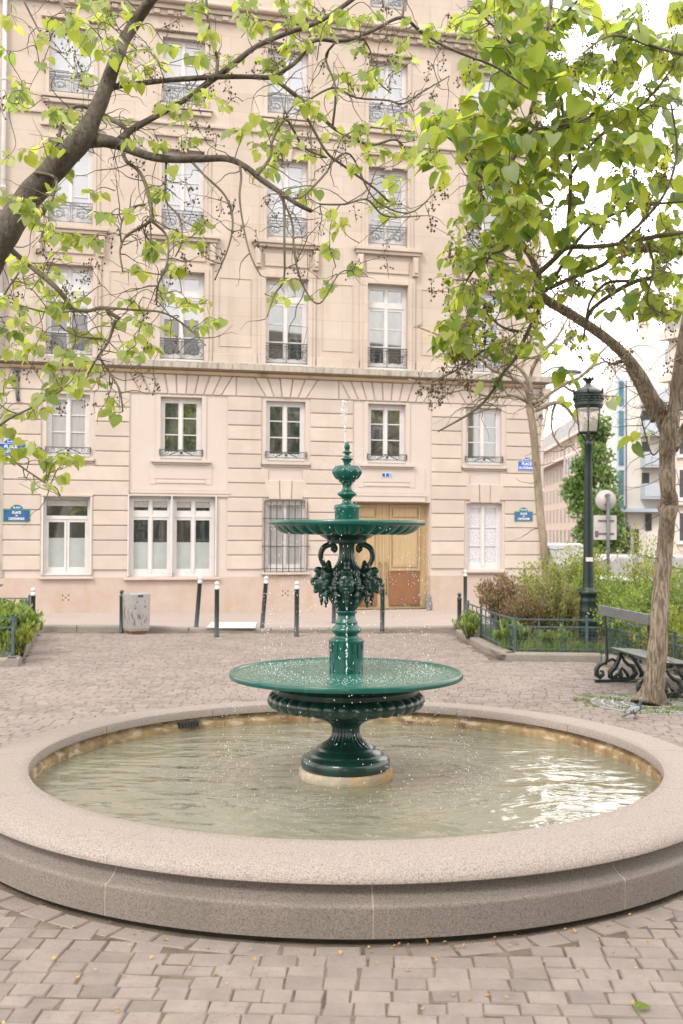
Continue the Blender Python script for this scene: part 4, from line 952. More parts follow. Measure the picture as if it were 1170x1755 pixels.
van('large white panel van behind the shrubs right of the green lamp post', (26 * (1146 - 585) / F_PX, 26, -.36), math.radians(8), 3.6)
van('smaller white van far down the side street beside the pale tree trunk', (42 * (962 - 585) / F_PX, 42, -.25), math.radians(285), 3.2)
t = thing('car', 'dark windowed silver car half hidden behind the shrubs right of the lamp post', 'car', (22.5 * (1080 - 585) / F_PX, 22.5, -.35), math.radians(10))
c = MB(); c.prism([(-1.6, .2), (1.6, .2), (1.62, .6), (1.1, .72), (.5, 1.12), (-.7, 1.15), (-1.3, .75), (-1.62, .65)], -.68, .68, .06); obj('body', c, mat('silver_paint', (.40, .40, .41), None, rough=.3, metal=.5), t, bevel=.03)
c = MB(); c.prism([(-1.1, .76), (.95, .76), (.45, 1.07), (-.65, 1.09)], -.688, .688); obj('window', c, m_wdark, t)
for x in (-1.0, 1.0):
    for s in (-1, 1): c = MB(); c.tube([V(x, s * .5, .27), V(x, s * .69, .27)], .27, 18); obj('wheel', c, m_tyre, t)
# road signs seen from behind
m_back = mat('sign_back', (.44, .41, .40), (.38, .35, .34), 4, .5)
t = thing('traffic_sign', 'round and rectangular traffic signs seen from behind on one dark pole', 'traffic sign', (23 * (1040 - 585) / F_PX, 23, -.1))
c = MB(); c.tube([V(0, -.10, 0), V(0, -.10, 2.66)], .036, 10); c.box(-.05, .05, -.10, -.03, 2.42, 2.45); c.box(-.05, .05, -.10, -.03, 2.60, 2.63); obj('pole', c, m_lcap, t)
c = MB(); c.tube([V(-.03, -.03, 2.52), V(-.03, -.015, 2.52)], .225, 32); c.lathe([(.215, 0), (.225, .0), (.225, .02), (.215, .02)], 32, c=(0, 0, 0)) if 0 else None; o = obj('round_sign', c, m_back, t)
c = MB(); c.box(-.30, .20, -.045, -.03, 1.66, 2.19); obj('square_sign', c, m_back, t, bevel=.01)
c = MB(); c.box(-.20, .14, -.062, -.046, 1.78, 1.81); c.box(-.20, .14, -.062, -.046, 2.06, 2.09); c.box(-.27, -.20, -.056, -.046, 1.72, 1.85); c.box(-.05, .05, -.07, -.03, 2.40, 2.44); c.box(-.05, .05, -.07, -.03, 2.60, 2.64); obj('bracket', c, m_lcap, t)

# ------------------------------------------------------------------ bollards
def bollard(label, px, py, top=None, lean=0, white=True, h=.90):
    p = atz(px, py, .04 if py < 1083 else 0); t = thing('bollard', label, 'bollard', p, 0, 'bollards along the street edge')
    t.rotation_euler = (0, math.radians(lean), 0)
    r = .038; c = MB(); c.lathe([(r + .004, -.02), (r + .004, .03), (r, .035), (r, h - .15), (r + .003, h - .145), (r + .003, h - .13)], 16); obj('post', c, m_bgreen, t)
    m_ = m_lett if white else m_bgreen
    c = MB(); c.lathe([(r, h - .13), (r + .002, h - .12), (r + .002, h - .09), (r - .012, h - .075), (.018, h - .068)], 16); c.ell((0, 0, h - .036), (.037, .037, .036), n=14, m=9); obj('cap', c, m_white if white else m_bgreen, t)
    return t
bollard('black bollard right behind the metal litter bin', 208, 1085, lean=0, white=False, h=.70 + .02)
bollard('white topped bollard leaning right, between the litter bin and the upright one', 336, 1076, lean=4.2)
bollard('upright white topped bollard below the double window, in front of the crossing bars', 371, 1092)
bollard('white topped bollard leaning right, below the barred window', 449, 1076, lean=4.4)
bollard('upright white topped bollard just left of the fountain vase', 508, 1091)
bollard('dark bollard right of the fountain column, in front of the oak door', 655, 1080, white=False, h=.80)
bollard('plain black bollard at the left tip of the right hand flower bed', 787, 1077, white=False, h=.62)
bollard('taller white topped bollard close to the wall behind the right bed', 797, 1052, h=.90)
bollard('white topped bollard behind the left flower bed fence', 56, 1082, h=.72)
bollard('dark bollard just showing left of the fountain column under the vase', 572, 1068, white=False, h=.62)

# litter bin with leaf cut-outs
t = thing('litter_bin', 'grey metal litter bin with cut-out leaf pattern beside a bollard', 'litter bin', atz(233, 1086, 0), math.radians(-12))
c = MB(); w_ = .225
pol = [(-w_, -.17), (w_ - .05, -.20), (w_, -.15), (w_, .18), (-w_, .18)]
c.lathe([(.02, .05), (.225, .05), (.240, .10), (.250, .66), (.238, .68), (.02, .675)], 4, smooth=False)
m_bin = mat('galvanised_metal', (.40, .38, .37), (.33, .315, .305), 9, .42, metal=.35); obj('body', c, m_bin, t, bevel=.008)
c = MB(); c.lathe([(.0, 0), (.17, 0), (.18, .05), (0, .05)], 4, smooth=False); obj('foot', c, m_kick, t)
rr = random.Random(3); c = MB()
for k in range(2):
    a = math.radians(-135 + 90 * k); R_ = .262 * math.cos(PI / 6) + .0012
    for q in range(13):
        x = rr.uniform(-.13, .13); z = rr.uniform(.14, .34); L_ = rr.uniform(.05, .15); b_ = rr.uniform(-.03, .03); e = .0035 + rr.random() * .006
        pts = [(x - e, z), (x + e, z), (x + b_ + e * .9, z + L_ * .6), (x + b_ * 1.7, z + L_), (x + b_ - e * .9, z + L_ * .6)]
        P = []
        for u, v in pts: Rv = (.240 + (v - .10) * .0179) * .7071 + .002; P.append((math.cos(a) * Rv - math.sin(a) * u, math.sin(a) * Rv + math.cos(a) * u, v))
        c.add(P, [(0, 1, 2, 3, 4)])
    for q in range(7):
        x = rr.uniform(-.12, .12); z = rr.uniform(.36, .58); s = rr.uniform(.008, .016); P = []
        for j in range(8): u, v = x + s * math.cos(j * PI / 4), z + s * 1.4 * math.sin(j * PI / 4); Rv = (.240 + (v - .10) * .0179) * .7071 + .002; P.append((math.cos(a) * Rv - math.sin(a) * u, math.sin(a) * Rv + math.cos(a) * u, v))
        c.add(P, [tuple(range(8))])
obj('cut_out', c, mat('shadowed_opening', (.16, .14, .13), None), t)
c = MB(); a = math.radians(-45); Rv = .2505 * .7071 + .003
for u0, u1 in ((-.045, .045),): P = [(math.cos(a) * Rv - math.sin(a) * u, math.sin(a) * Rv + math.cos(a) * u, z) for u, z in ((u0, .615), (u1, .615), (u1, .65), (u0, .65))]; c.add(P, [(0, 1, 2, 3)])
obj('sticker', c, m_iron, t)

# ------------------------------------------------------------------ fenced flower beds
def kerbrun(name, label, pts):
    t = thing(name, label, 'kerb', pts[0]); g = MB()
    for i in range(len(pts) - 1):
        a, b = pts[i] - pts[0], pts[i + 1] - pts[0]; L = (b - a).length; k = max(1, round(L / .85))
        for j in range(k): ribbon(g, [a.lerp(b, (j + .005) / k), a.lerp(b, (j + .995) / k)], 0, .17, -.02, .10)
    obj('kerb_stone', g, m_kerb, t); return t
def fence(label, pts, z0=.11, h=.42, big=.36, fine=.045, style='mesh'):
    t = thing('garden_fence', label, 'fence', pts[0], 0, 'low dark fences round the flower beds')
    rail, bars, wire = MB(), MB(), MB()
    for i in range(len(pts) - 1):
        a, b = pts[i] - pts[0], pts[i + 1] - pts[0]; d = b - a; L = d.length; an = math.atan2(d.y, d.x); Mx = Matrix.Translation(a) @ Matrix.Rotation(an, 4, 'Z')
        for z in (z0 + .02, z0 + h * .76, z0 + h): rail.box(0, L, -.008, .008, z - .010, z + .010, Mx)
        n = max(1, round(L / big))
        for k in range(n + 1):
            x = L * k / n; bar_ = MB(); bar_.box(x - .007, x + .007, -.007, .007, z0 - .01, z0 + h * (.98 if k % 2 else 1.0), Mx)
            if k % 3 and k != n: obj('bar', bar_, m_fence, t)
            else:
                post = MB(); post.box(x - .016, x + .016, -.016, .016, z0 - .12, z0 + h + .03, Mx); post.ell(Mx @ V(x, 0, z0 + h + .045), (.017, .017, .017), n=8, m=6); obj('post', post, m_fence, t)
        m_ = int(L / fine)
        for k in range(m_):
            x = L * (k + .5) / m_
            if style == 'mesh': wire.box(x - .0018, x + .0018, -.0018, .0018, z0 + .02, z0 + h * .74, Mx)
            else: bars.box(x - .006, x + .006, -.006, .006, z0 + .02, z0 + h * .76, Mx)
        if style == 'mesh':
            for q in range(1, 6): wire.box(0, L, -.0018, .0018, z0 + .03 + q * h * .12 - .0018, z0 + .03 + q * h * .12 + .0018, Mx)
    obj('rail', rail, m_fence, t)
    obj('wire_mesh' if style == 'mesh' else 'infill_bars', wire if style == 'mesh' else bars, m_fence, t)
    return t
KR = [V(1.90, 17.6, 0), V(2.04, 15.3, 0), V(2.20, 14.2, 0), V(3.46, 14.12, 0), V(3.74, 11.0, 0), V(3.95, 8.5, 0)]
kerbrun('bed_kerb', 'rounded grey stone kerb around the right hand flower bed', KR)
KF = [V(2.10, 17.55, 0), V(2.24, 15.4, 0), V(2.36, 14.42, 0), V(3.64, 14.34, 0), V(3.92, 11.1, 0), V(4.12, 8.6, 0)]
fence('low dark metal fence with wire mesh around the right hand flower bed', KF)
KL = [V(-9, 13.25, 0), V(-4.03, 13.3, 0), V(-4.98, 17.5, 0)]
kerbrun('bed_kerb', 'rounded pale stone kerb around the left hand flower bed', KL)
fence('low blue grey railing around the left hand flower bed', [V(-9, 13.5, 0), V(-4.17, 13.52, 0), V(-5.15, 17.55, 0), V(-9, 17.5, 0)], h=.47, big=.5, fine=.12, style='bars')
g = MB(); g.add([(2.1, 14.2, .07), (3.6, 14.2, .07), (3.85, 8.4, .07), (12, 8.4, .07), (12, 19, .07), (2.0, 19, .07)], [(0, 1, 2, 3, 4, 5)]); g.add([(-9, 13.4, .07), (-4.15, 13.4, .07), (-5.1, 17.5, .07), (-9, 17.5, .07)], [(0, 1, 2, 3)])
tag(obj('soil', g, m_soil), kind='structure')

# ------------------------------------------------------------------ leaves and shrubs
def heart(mb, c, L, dirv, nrm, fold=.25, droop=.2, wf=.78):
    """a heart-shaped leaf, folded along the midrib; stem end at c"""
    d = dirv.normalized(); n = (nrm - d * nrm.dot(d)).normalized(); s = d.cross(n); w = L * wf / 2
    def P(t, x):
        return c + d * (t * L) + s * (x * w) + n * (abs(x) * w * fold - droop * L * t * t)
    mb.add([P(0, 0), P(-.12, .50), P(.06, .95), P(.36, 1.0), P(.70, .62), P(1.0, 0), P(.70, -.62), P(.36, -1.0), P(.06, -.95), P(-.12, -.50), P(.38, 0), P(.7, 0)],
           [(0, 1, 2, 10), (2, 3, 10), (3, 4, 11, 10), (4, 5, 11), (5, 6, 11), (6, 7, 10, 11), (7, 8, 10), (8, 9, 0, 10)], True)
def small_leaf(mb, c, L, d, n, w=.45):
    d = d.normalized(); s = d.cross(n).normalized(); m = c + d * L * .5
    mb.add([c, m + s * L * w * .5 + n * L * .06, c + d * L, m - s * L * w * .5 + n * L * .06], [(0, 1, 2), (0, 2, 3)])
def rv(R): return V(R.gauss(0, 1), R.gauss(0, 1), R.gauss(0, 1)).normalized()
def shrub(name, label, loc, r, h, n, L, m, seed, group='shrubs in the flower beds', spiky=0.0, stems=26):
    R = random.Random(seed); t = thing(name, label, 'shrub', loc, 0, group); st = MB(); lf = MB()
    for k in range(stems):
        a = R.uniform(0, 2 * PI); sp = R.random() ** .5; hh = h * R.uniform(.72, 1.08) * (1 - .35 * sp ** 2)
        tip = V(math.cos(a) * r * sp, math.sin(a) * r * sp, hh); mid = tip * .5 + V(R.uniform(-.06, .06), R.uniform(-.06, .06), .05)
        pts = [V(math.cos(a) * .05, math.sin(a) * .05, 0), mid, tip]; st.tube(pts, [.008, .006, .002], 4)
        m_ = n // stems
        for q in range(m_):
            u = R.random() ** .7; b = pts[0].lerp(mid, u * 2) if u < .5 else mid.lerp(tip, u * 2 - 1)
            off = rv(R) * (r * .26 * R.random() ** .5) * (1 - spiky); off.z *= .7
            p = b + off
            if p.z < .02: continue
            d = (rv(R) + V(off.x, off.y, off.z + .3) * (2 / max(.1, r)) + V(0, 0, spiky * 1.5)); small_leaf(lf, p, L * R.uniform(.6, 1.3), d, rv(R))
    obj('stem', st, m_twig, t); obj('leaves', lf, m, t); return t
def P0(px, Y): return V((px - 585) / F_PX * Y, Y, .07)
shrub('shrub', 'russet barberry shrub at the left end of the right bed', P0(866, 16.6), .44, 1.02, 5200, .05, m_leafB, 11)
shrub('shrub', 'small russet barberry shrub low behind the corner of the fence', P0(900, 15.7), .38, .80, 3200, .045, m_leafB, 12)
shrub('shrub', 'upright olive leaved shrub left of the lamp post', P0(945, 16.0), .42, 1.02, 4400, .05, m_leafO, 13, spiky=.4)
shrub('shrub', 'yellow green shrub behind the pale leaning trunk', P0(925, 18.0), .55, 1.25, 3000, .055, m_leafS, 14)
shrub('shrub', 'tall bright yellow green shrub directly behind the lamp post', P0(985, 17.2), .68, 1.42, 7500, .06, m_leafS, 15)
shrub('shrub', 'olive green shrub close behind the lamp post base', P0(975, 16.1), .36, .90, 3400, .045, m_leafO, 16, spiky=.4)
shrub('shrub', 'mid green shrub right of the lamp post above the bench', P0(1045, 16.4), .62, 1.10, 6000, .06, m_leafG, 17)
shrub('shrub', 'blue green shrub behind the back of the bench', P0(1075, 14.4), .50, .84, 3400, .06, m_leafG, 18)
shrub('shrub', 'tall loose yellow green shrub beside the right tree trunk', P0(1100, 17.0), .60, 1.62, 3600, .065, m_leafS, 19)
shrub('shrub', 'golden leaved shrub right of the right tree trunk', P0(1160, 12.9), .50, .72, 3600, .055, m_leafS, 20)
shrub('shrub', 'green shrub at the right edge behind the fence', P0(1185, 15.0), .75, 1.25, 4200, .06, m_leafG, 21)
shrub('shrub', 'dark green shrub between the bench and the trunk', P0(1118, 15.6), .55, .95, 3400, .06, m_leafG, 22)
shrub('shrub', 'low green plant with strap leaves by the mesh fence corner', P0(880, 14.9), .26, .34, 900, .10, m_leafG, 23, spiky=.6, stems=14)
shrub('shrub', 'small leafy weed at the left tip of the right bed', P0(806, 16.4), .26, .42, 700, .06, m_leafG, 24)
shrub('shrub', 'low strap leaved plant inside the mesh fence left of the lamp post', P0(950, 14.7), .24, .28, 700, .09, m_leafG, 25, spiky=.6, stems=14)
shrub('shrub', 'bushy green plant inside the left railing', P0(20, 14.4), .38, .62, 2200, .085, m_leafG, 26)
shrub('shrub', 'pale green plant in the corner of the left railing', P0(34, 13.75), .20, .36, 900, .07, m_leafS, 27, spiky=.3)
shrub('shrub', 'small leafy plant at the far end of the left railing', P0(48, 16.2), .25, .36, 700, .07, m_leafG, 28)
shrub('shrub', 'green plant at the left edge behind the bicycle', P0(2, 15.6), .40, .60, 1600, .08, m_leafG, 29)
# grass tufts and weeds on the beds
R = random.Random(9); c = MB()
def grass(mb, p, h, n):
    for k in range(n):
        a = R.uniform(0, 2 * PI); b = p + V(R.gauss(0, .02), R.gauss(0, .02), 0); d = V(math.cos(a), math.sin(a), 0); w = V(-d.y, d.x, 0) * .0035; l = R.uniform(.15, .6) * h
        mb.add([b - w, b + w, b + d * l * .5 + V(0, 0, h * .7) + w * .6, b + d * l + V(0, 0, h * R.uniform(.7, 1.1)), b + d * l * .5 + V(0, 0, h * .7) - w * .6], [(0, 1, 2, 4), (4, 2, 3)])
for k in range(170):
    y = R.uniform(14.45, 17.3); x = 2.25 + R.random() ** 1.5 * 1.6; grass(c, V(x, y, .07), R.uniform(.08, .24), 9)
for k in range(90): x = R.uniform(2.5, 3.6); grass(c, V(x, R.uniform(14.42, 14.7), .07), R.uniform(.08, .2), 9)
for k in range(90):
    y = R.uniform(13.5, 17.2); x = -4.22 - .24 * (y - 13.3) - R.random() * .35; grass(c, V(x, y, .07), R.uniform(.06, .2), 9)
tag(obj('grass', c, m_leafG), kind='stuff')

# ------------------------------------------------------------------ bicycle leaning in the left bed
t = thing('bicycle', 'bicycle behind the left railing, only its dark front wheel and mudguard in view', 'bicycle', (16.0 * (6 - 585) / F_PX, 16.0, .07), math.radians(170))
def ring(mb, c, R_, r, a0=0, a1=2 * PI, n=40):
    mb.tube([V(c.x + R_ * math.cos(a0 + (a1 - a0) * k / n), c.y, c.z + R_ * math.sin(a0 + (a1 - a0) * k / n)) for k in range(n + 1)], r, 6, cap=False)
for x in (0, .86):
    w = MB(); ring(w, V(x, 0, .29), .27, .016); wo = obj('wheel', w, m_tyre, t); w = MB(); ring(w, V(x, 0, .29), .25, .007)
    for k in range(16): a = k * PI / 8; w.tube([V(x, 0, .29), V(x + .25 * math.cos(a), 0, .29 + .25 * math.sin(a))], .0016, 4)
    obj('rim', w, m_lcap, wo)
    w = MB(); ring(w, V(x, 0, .29), .30, .012, .1 * PI, .95 * PI); obj('mudguard', w, m_lamp, t)
w = MB()
for a, b in (((.0, .29), (.14, .75)), ((.11, .65), (.52, .62)), ((.12, .60), (.46, .27)), ((.46, .27), (.53, .72)), ((.46, .27), (.86, .29)), ((.52, .62), (.86, .29))): w.tube([V(a[0], 0, a[1]), V(b[0], 0, b[1])], .014, 8)
obj('frame', w, m_lamp, t); w = MB(); w.ell((.55, 0, .75), (.11, .06, .03)); obj('saddle', w, m_tyre, t)
w = MB(); w.tube([V(.14, 0, .75), V(.12, -.22, .80), V(.2, -.26, .80)], .01, 6); w.tube([V(.14, 0, .75), V(.12, .22, .80), V(.2, .26, .80)], .01, 6); obj('handlebar', w, m_lcap, t)

# ------------------------------------------------------------------ street lamp
LP = V(15.3 * (1008 - 585) / F_PX, 15.3, 0); LK = 15.3 / F_PX
def lz(y): return 1.7 + (HOR + 2 - y) * LK
t = thing('street_lamp', 'old style dark green street lamp with a glass lantern and crown top beside the bench', 'street lamp', LP)
bp = [(17, 1128), (17, 1112), (14.5, 1109), (14.5, 1100), (15.5, 1098), (14.5, 1095), (14.5, 1085), (15.5, 1083), (14.5, 1080), (14.8, 1068), (15.8, 1066), (14.6, 1063), (14.4, 1050), (15.2, 1048), (14.2, 1045), (13.6, 1032), (14.4, 1030), (13.4, 1027), (12.8, 1021), (14.6, 1019), (15.6, 1015), (14.6, 1012), (11, 1010), (9.6, 1006), (9.8, 1004), (9, 1000)]
c = MB(); c.lathe([(r * LK, lz(y)) for r, y in bp], 48); obj('base', c, m_lamp, t)
c = MB(); c.lathe([(9 * LK, lz(1000)), (8.2 * LK, lz(960)), (7.2 * LK, lz(880)), (6.4 * LK, lz(800)), (6.0 * LK, lz(765)), (7.2 * LK, lz(763)), (7.2 * LK, lz(760)), (5, 0)][:-1] + [(6.5 * LK, lz(757))], 32, mod=lambda r, z, a, i: (r * (1 + .05 * (abs(math.sin(a * 8)) - .5) if i < 4 else r / r), z)); obj('shaft', c, m_lamp, t)
c = MB(); c.box(-.05, .05, -8.9 * LK, -7.5 * LK, lz(962), lz(955)); obj('sticker', c, m_white, t)
c = MB(); c.lathe([(6.5 * LK, lz(758)), (5 * LK, lz(754)), (3.4 * LK, lz(750)), (4.5 * LK, lz(748)), (3.2 * LK, lz(744)), (2.5 * LK, lz(741))], 20)
for k in range(6):
    a = k * PI / 3 + .3; d = V(math.cos(a), math.sin(a), 0)
    c.tube([d * (4 * LK) + V(0, 0, lz(757)), d * (8 * LK) + V(0, 0, lz(752)), d * (11 * LK) + V(0, 0, lz(746)), d * (16 * LK) + V(0, 0, lz(742)), d * (20.5 * LK) + V(0, 0, lz(744)), d * (19 * LK) + V(0, 0, lz(746.5))], .009, 6)
obj('lantern_holder', c, m_lamp, t)
RB, RT = 17.6 * LK, 22.5 * LK
c = MB()
for rr_, z in ((RB, lz(741)), (RT, lz(698))): c.tube([V(rr_ * math.cos(k * PI / 3 + .28), rr_ * math.sin(k * PI / 3 + .28), z) for k in range(7)], .013, 6)
for k in range(6):
    a = k * PI / 3 + .28; c.tube([V(RB * math.cos(a), RB * math.sin(a), lz(741)), V(RT * math.cos(a), RT * math.sin(a), lz(698))], .009, 6)
[c.lathe([(RT * a_ + .012 * math.cos(k), lz(b_) + .010 * math.sin(k)) for k in (-1.6, -.6, 0, .6, 1.6)], 32) for a_, b_ in ((1.03, 694), (1.05, 688), (1.10, 679), (1.12, 674))]
for k in range(18): a = k * PI / 9; c.ell((RT * 1.12 * math.cos(a), RT * 1.12 * math.sin(a), lz(683.5)), (.014, .014, .024), n=6, m=4)
c.lathe([(RT * 1.0, lz(699)), (RT * 1.05, lz(696)), (RT * 1.07, lz(692)), (RT * 1.04, lz(690)), (RT * 1.09, lz(684)), (RT * 1.11, lz(677)), (RT * 1.15, lz(673)), (RT * 1.06, lz(671)), (RT * .96, lz(669))], 24, mod=lambda r, z, a, i: (r * (1 + .012 * math.sin(a * 24) * (i in (5, 6))), z))
for k in range(6):
    a = k * PI / 3 + .28; c.ell((RT * 1.22 * math.cos(a), RT * 1.22 * math.sin(a), lz(671)), (.016, .016, .036), n=8, m=6)
obj('lantern_frame', c, m_lamp, t)
m_lgl = glassy('lantern_glass', (.62, .55, .53), .30, .15)
c = MB(); c.lathe([(RB * .985, lz(740)), (RT * .985, lz(699))], 6, a0=.28, a1=.28 + 2 * PI, smooth=False); obj('lantern_glass', c, m_lgl, t)
c = MB(); c.lathe([(0.01, lz(707)), (RT * .9, lz(703)), (RT * .92, lz(700))], 24); c.lathe([(.0, lz(716)), (.03, lz(713)), (.03, lz(706))], 12); obj('lamp_unit', c, m_white, t)
c = MB(); c.lathe([(RT * 1.0, lz(670)), (RT * .82, lz(667)), (RT * .62, lz(664)), (RT * .40, lz(661.5)), (RT * .30, lz(660)), (RT * .22, lz(658.5))], 24)
obj('roof', c, m_lcap, t)
c = MB(); c.lathe([(RT * .24, lz(660)), (RT * .19, lz(657)), (RT * .22, lz(655)), (RT * .34, lz(650.5)), (RT * .36, lz(649))], 24); 
for k in range(8): a = k * PI / 4; c.prism([(0, 0), (0.0, 0)], 0, 0) if 0 else c.ell((RT * .37 * math.cos(a), RT * .37 * math.sin(a), lz(648.5)), (.014, .014, .026), n=6, m=5)
obj('crown', c, m_lamp, t)

# ------------------------------------------------------------------ bench
bA, bB = V(3.02, 12.15, 0), V(3.165, 10.95, 0)     # far and near back posts
dB = (bB - bA); t = thing('bench', 'dark green bench with cast iron scroll ends and plain back plank beside the tree', 'bench', bA, math.atan2(dB.y, dB.x) + PI / 2)
# local axes: -y runs from the far end to the near end; +x away from the pool
LB = dB.length
def iron_end(y):
    c = MB(); q = lambda pts, r, n=8: c.tube([V(x, y, z) for x, z in pts], r, n)
    c.box(-.12, .44, y - .03, y + .03, 0.0, .035)
    q([(-.01, .88), (0, .84), (.01, .60), (.02, .36), (.02, .26), (.0, .20)], [.012, .017, .018, .02, .02, .018])
    q([(-.02, .21), (-.07, .20), (-.105, .15), (-.10, .09), (-.06, .065), (-.025, .09), (-.03, .125), (-.06, .13)], [.02, .026, .030, .032, .03, .024, .018, .014], 10)
    q([(.03, .24), (.08, .265), (.13, .24), (.15, .20)], .018)
    q([(.06, .05), (.06, .12), (.11, .16), (.15, .24), (.19, .33), (.26, .355), (.36, .345), (.46, .33)], [.03, .034, .03, .028, .026, .024, .022, .02], 10)
    q([(.10, .05), (.16, .10), (.20, .16), (.25, .11), (.28, .05)], .02)
    q([(.32, .05), (.36, .10), (.33, .18), (.27, .20), (.22, .25), (.20, .30)], [.03, .034, .03, .022, .018, .014], 10)
    q([(.30, .30), (.36, .24), (.41, .16), (.44, .10), (.42, .05)], [.02, .024, .026, .028, .024], 10)
    for k in range(5): c.ell((.24 + .045 * k, y, .315 - .018 * k), (.018, .02, .014), n=8, m=6)
    c.ell((.185, y, .08), (.03, .02, .04), n=8, m=6); c.box(.06, .34, y - .022, y + .022, .035, .06)
    return obj('iron_end', c, m_bgreen, t)
iron_end(0); iron_end(-LB)
c = MB(); c.box(-.045, -.012, -LB - .10, .12, .765, .875); obj('back_plank', c, m_plank, t, bevel=.006)
for k in range(5):
    x = .10 + k * .078; c = MB(); c.box(x, x + .065, -LB - .10, .12, .362 - .005 * k, .385 - .005 * k); obj('seat_slat', c, m_bgreen, t, bevel=.006)

# ------------------------------------------------------------------ tree grate, moss, pigeon, litter
t = thing('tree_grate', 'round iron tree grate with radial slots and moss around the right trunk', 'tree grate', GR + V(0, 0, -.004))
c = MB()
for k, r in enumerate((.20, .30, .40, .50, .60)):
    c.lathe([(r - .012, 0), (r - .012, .012), (r + .012, .012), (r + .012, 0)], 64, smooth=False)
    if r < .6:
        n = int(2 * PI * r / .045)
        for q in range(n):
            a = 2 * PI * q / n; c.box(r + .012, r + .088, -.007, .007, .001, .010, Matrix.Rotation(a + .25, 4, 'Z'))
obj('grate_ring', c, mat('grate_iron_sheen', (.36, .35, .34), (.26, .25, .24), 20, .5), t)  # iron lightened in colour to stand in for wet sheen
c = MB(); c.lathe([(.0, -.03), (.62, -.008)], 40); obj('soil_disc', c, m_soil, t)
R = random.Random(21); c = MB()
for k in range(1500):
    a = R.uniform(0, 2 * PI); r = R.uniform(.25, .78)
    if noise.noise(V(math.cos(a) * r * 5, math.sin(a) * r * 5, 3)) < .08: continue
    grass(c, GR + V(math.cos(a) * r, math.sin(a) * r * 1.05, .002), R.uniform(.012, .035), 4)
tag(obj('moss', c, leafmat('moss_leaf', [(.12, .19, .05), (.20, .28, .07), (.08, .13, .04)], .3)), kind='stuff')
# pigeon, standing side-on, head to the right
t = thing('pigeon', 'grey pigeon with a dark green neck standing behind the pool rim near the tree grate', 'pigeon', atz(1083, 1229, 0) + V(0, -.1, 0), math.radians(8)); t.scale = (1, 1, 1)
c = MB(); e = c.ell
e((-.005, 0, .088), (.060, .033, .034), Matrix.Rotation(-.42, 3, 'Y')); e((.030, 0, .104), (.032, .030, .034)); e((.045, 0, .128), (.019, .018, .028), Matrix.Rotation(.15, 3, 'Y')); e((.052, 0, .155), (.016, .0135, .0145)); e((.048, 0, .142), (.014, .013, .016))
e((-.055, 0, .062), (.038, .022, .013), Matrix.Rotation(-.5, 3, 'Y')); e((-.005, 0, .062), (.022, .020, .016))
m_pig = bpy.data.materials.new('pigeon_feathers'); m_pig.use_nodes = True; n = m_pig.node_tree; b_ = n.nodes['Principled BSDF']; b_.inputs['Roughness'].default_value = .6
tcn = n.nodes.new('ShaderNodeTexCoord'); sx = n.nodes.new('ShaderNodeSeparateXYZ'); ad = n.nodes.new('ShaderNodeMath'); ad.operation = 'MULTIPLY_ADD'; ad.inputs[1].default_value = .55
r_ = n.nodes.new('ShaderNodeValToRGB'); r_.color_ramp.elements[0].position = .100; r_.color_ramp.elements[0].color = (.22, .23, .26, 1); r_.color_ramp.elements[1].position = .135; r_.color_ramp.elements[1].color = (.03, .07, .075, 1)
n.links.new(tcn.outputs['Object'], sx.inputs[0]); n.links.new(sx.outputs[0], ad.inputs[0]); n.links.new(sx.outputs[2], ad.inputs[2]); n.links.new(ad.outputs[0], r_.inputs[0]); n.links.new(r_.outputs[0], b_.inputs['Base Color'])
o = obj('body', c, m_pig, t); remesh(o, .003, 4)
for s in (-1, 1):
    c = MB(); Mw = Matrix.Rotation(-.48, 3, 'Y'); c.ell((-.012, s * .027, .090), (.052, .008, .026), Mw); w = obj('wing', c, mat('wing_feathers', (.36, .37, .40), (.30, .31, .34), 60, .6), t)
    c = MB(); c.ell((-.030, s * .0335, .074), (.007, .003, .024), Matrix.Rotation(-.2, 3, 'Y')); c.ell((-.047, s * .031, .068), (.006, .003, .020), Matrix.Rotation(-.3, 3, 'Y')); obj('wing_bar', c, m_iron, w)
    c = MB(); c.tube([V(-.002, s * .012, .058), V(.004, s * .013, .028), V(.0, s * .013, .004)], [.006, .0032, .003], 6)
    for q in (-.5, 0, .5): c.tube([V(0, s * .013, .004), V(.022 * math.cos(q), s * .013 + .022 * math.sin(q), .002)], .002, 5)
    c.tube([V(0, s * .013, .004), V(-.012, s * .013, .002)], .002, 5); obj('leg', c, mat('pink_legs', (.30, .10, .09), None), t)
    c = MB(); c.ell((.058, s * .012, .158), (.0028, .0018, .0028)); obj('eye', c, mat('orange_eye', (.5, .15, .02), None, rough=.1), t)
c = MB(); c.tube([V(.064, 0, .155), V(.074, 0, .152), V(.082, 0, .148)], [.0045, .003, .001], 6); obj('beak', c, m_iron, t)
c = MB(); c.add([V(-.06, -.012, .058), V(-.06, .012, .058), V(-.125, .02, .022), V(-.125, -.02, .022), V(-.06, -.012, .050), V(-.06, .012, .050), V(-.125, .02, .018), V(-.125, -.02, .018)], [(0, 1, 2, 3), (7, 6, 5, 4), (0, 3, 7, 4), (1, 5, 6, 2), (2, 6, 7, 3)]); obj('tail', c, m_iron, t)
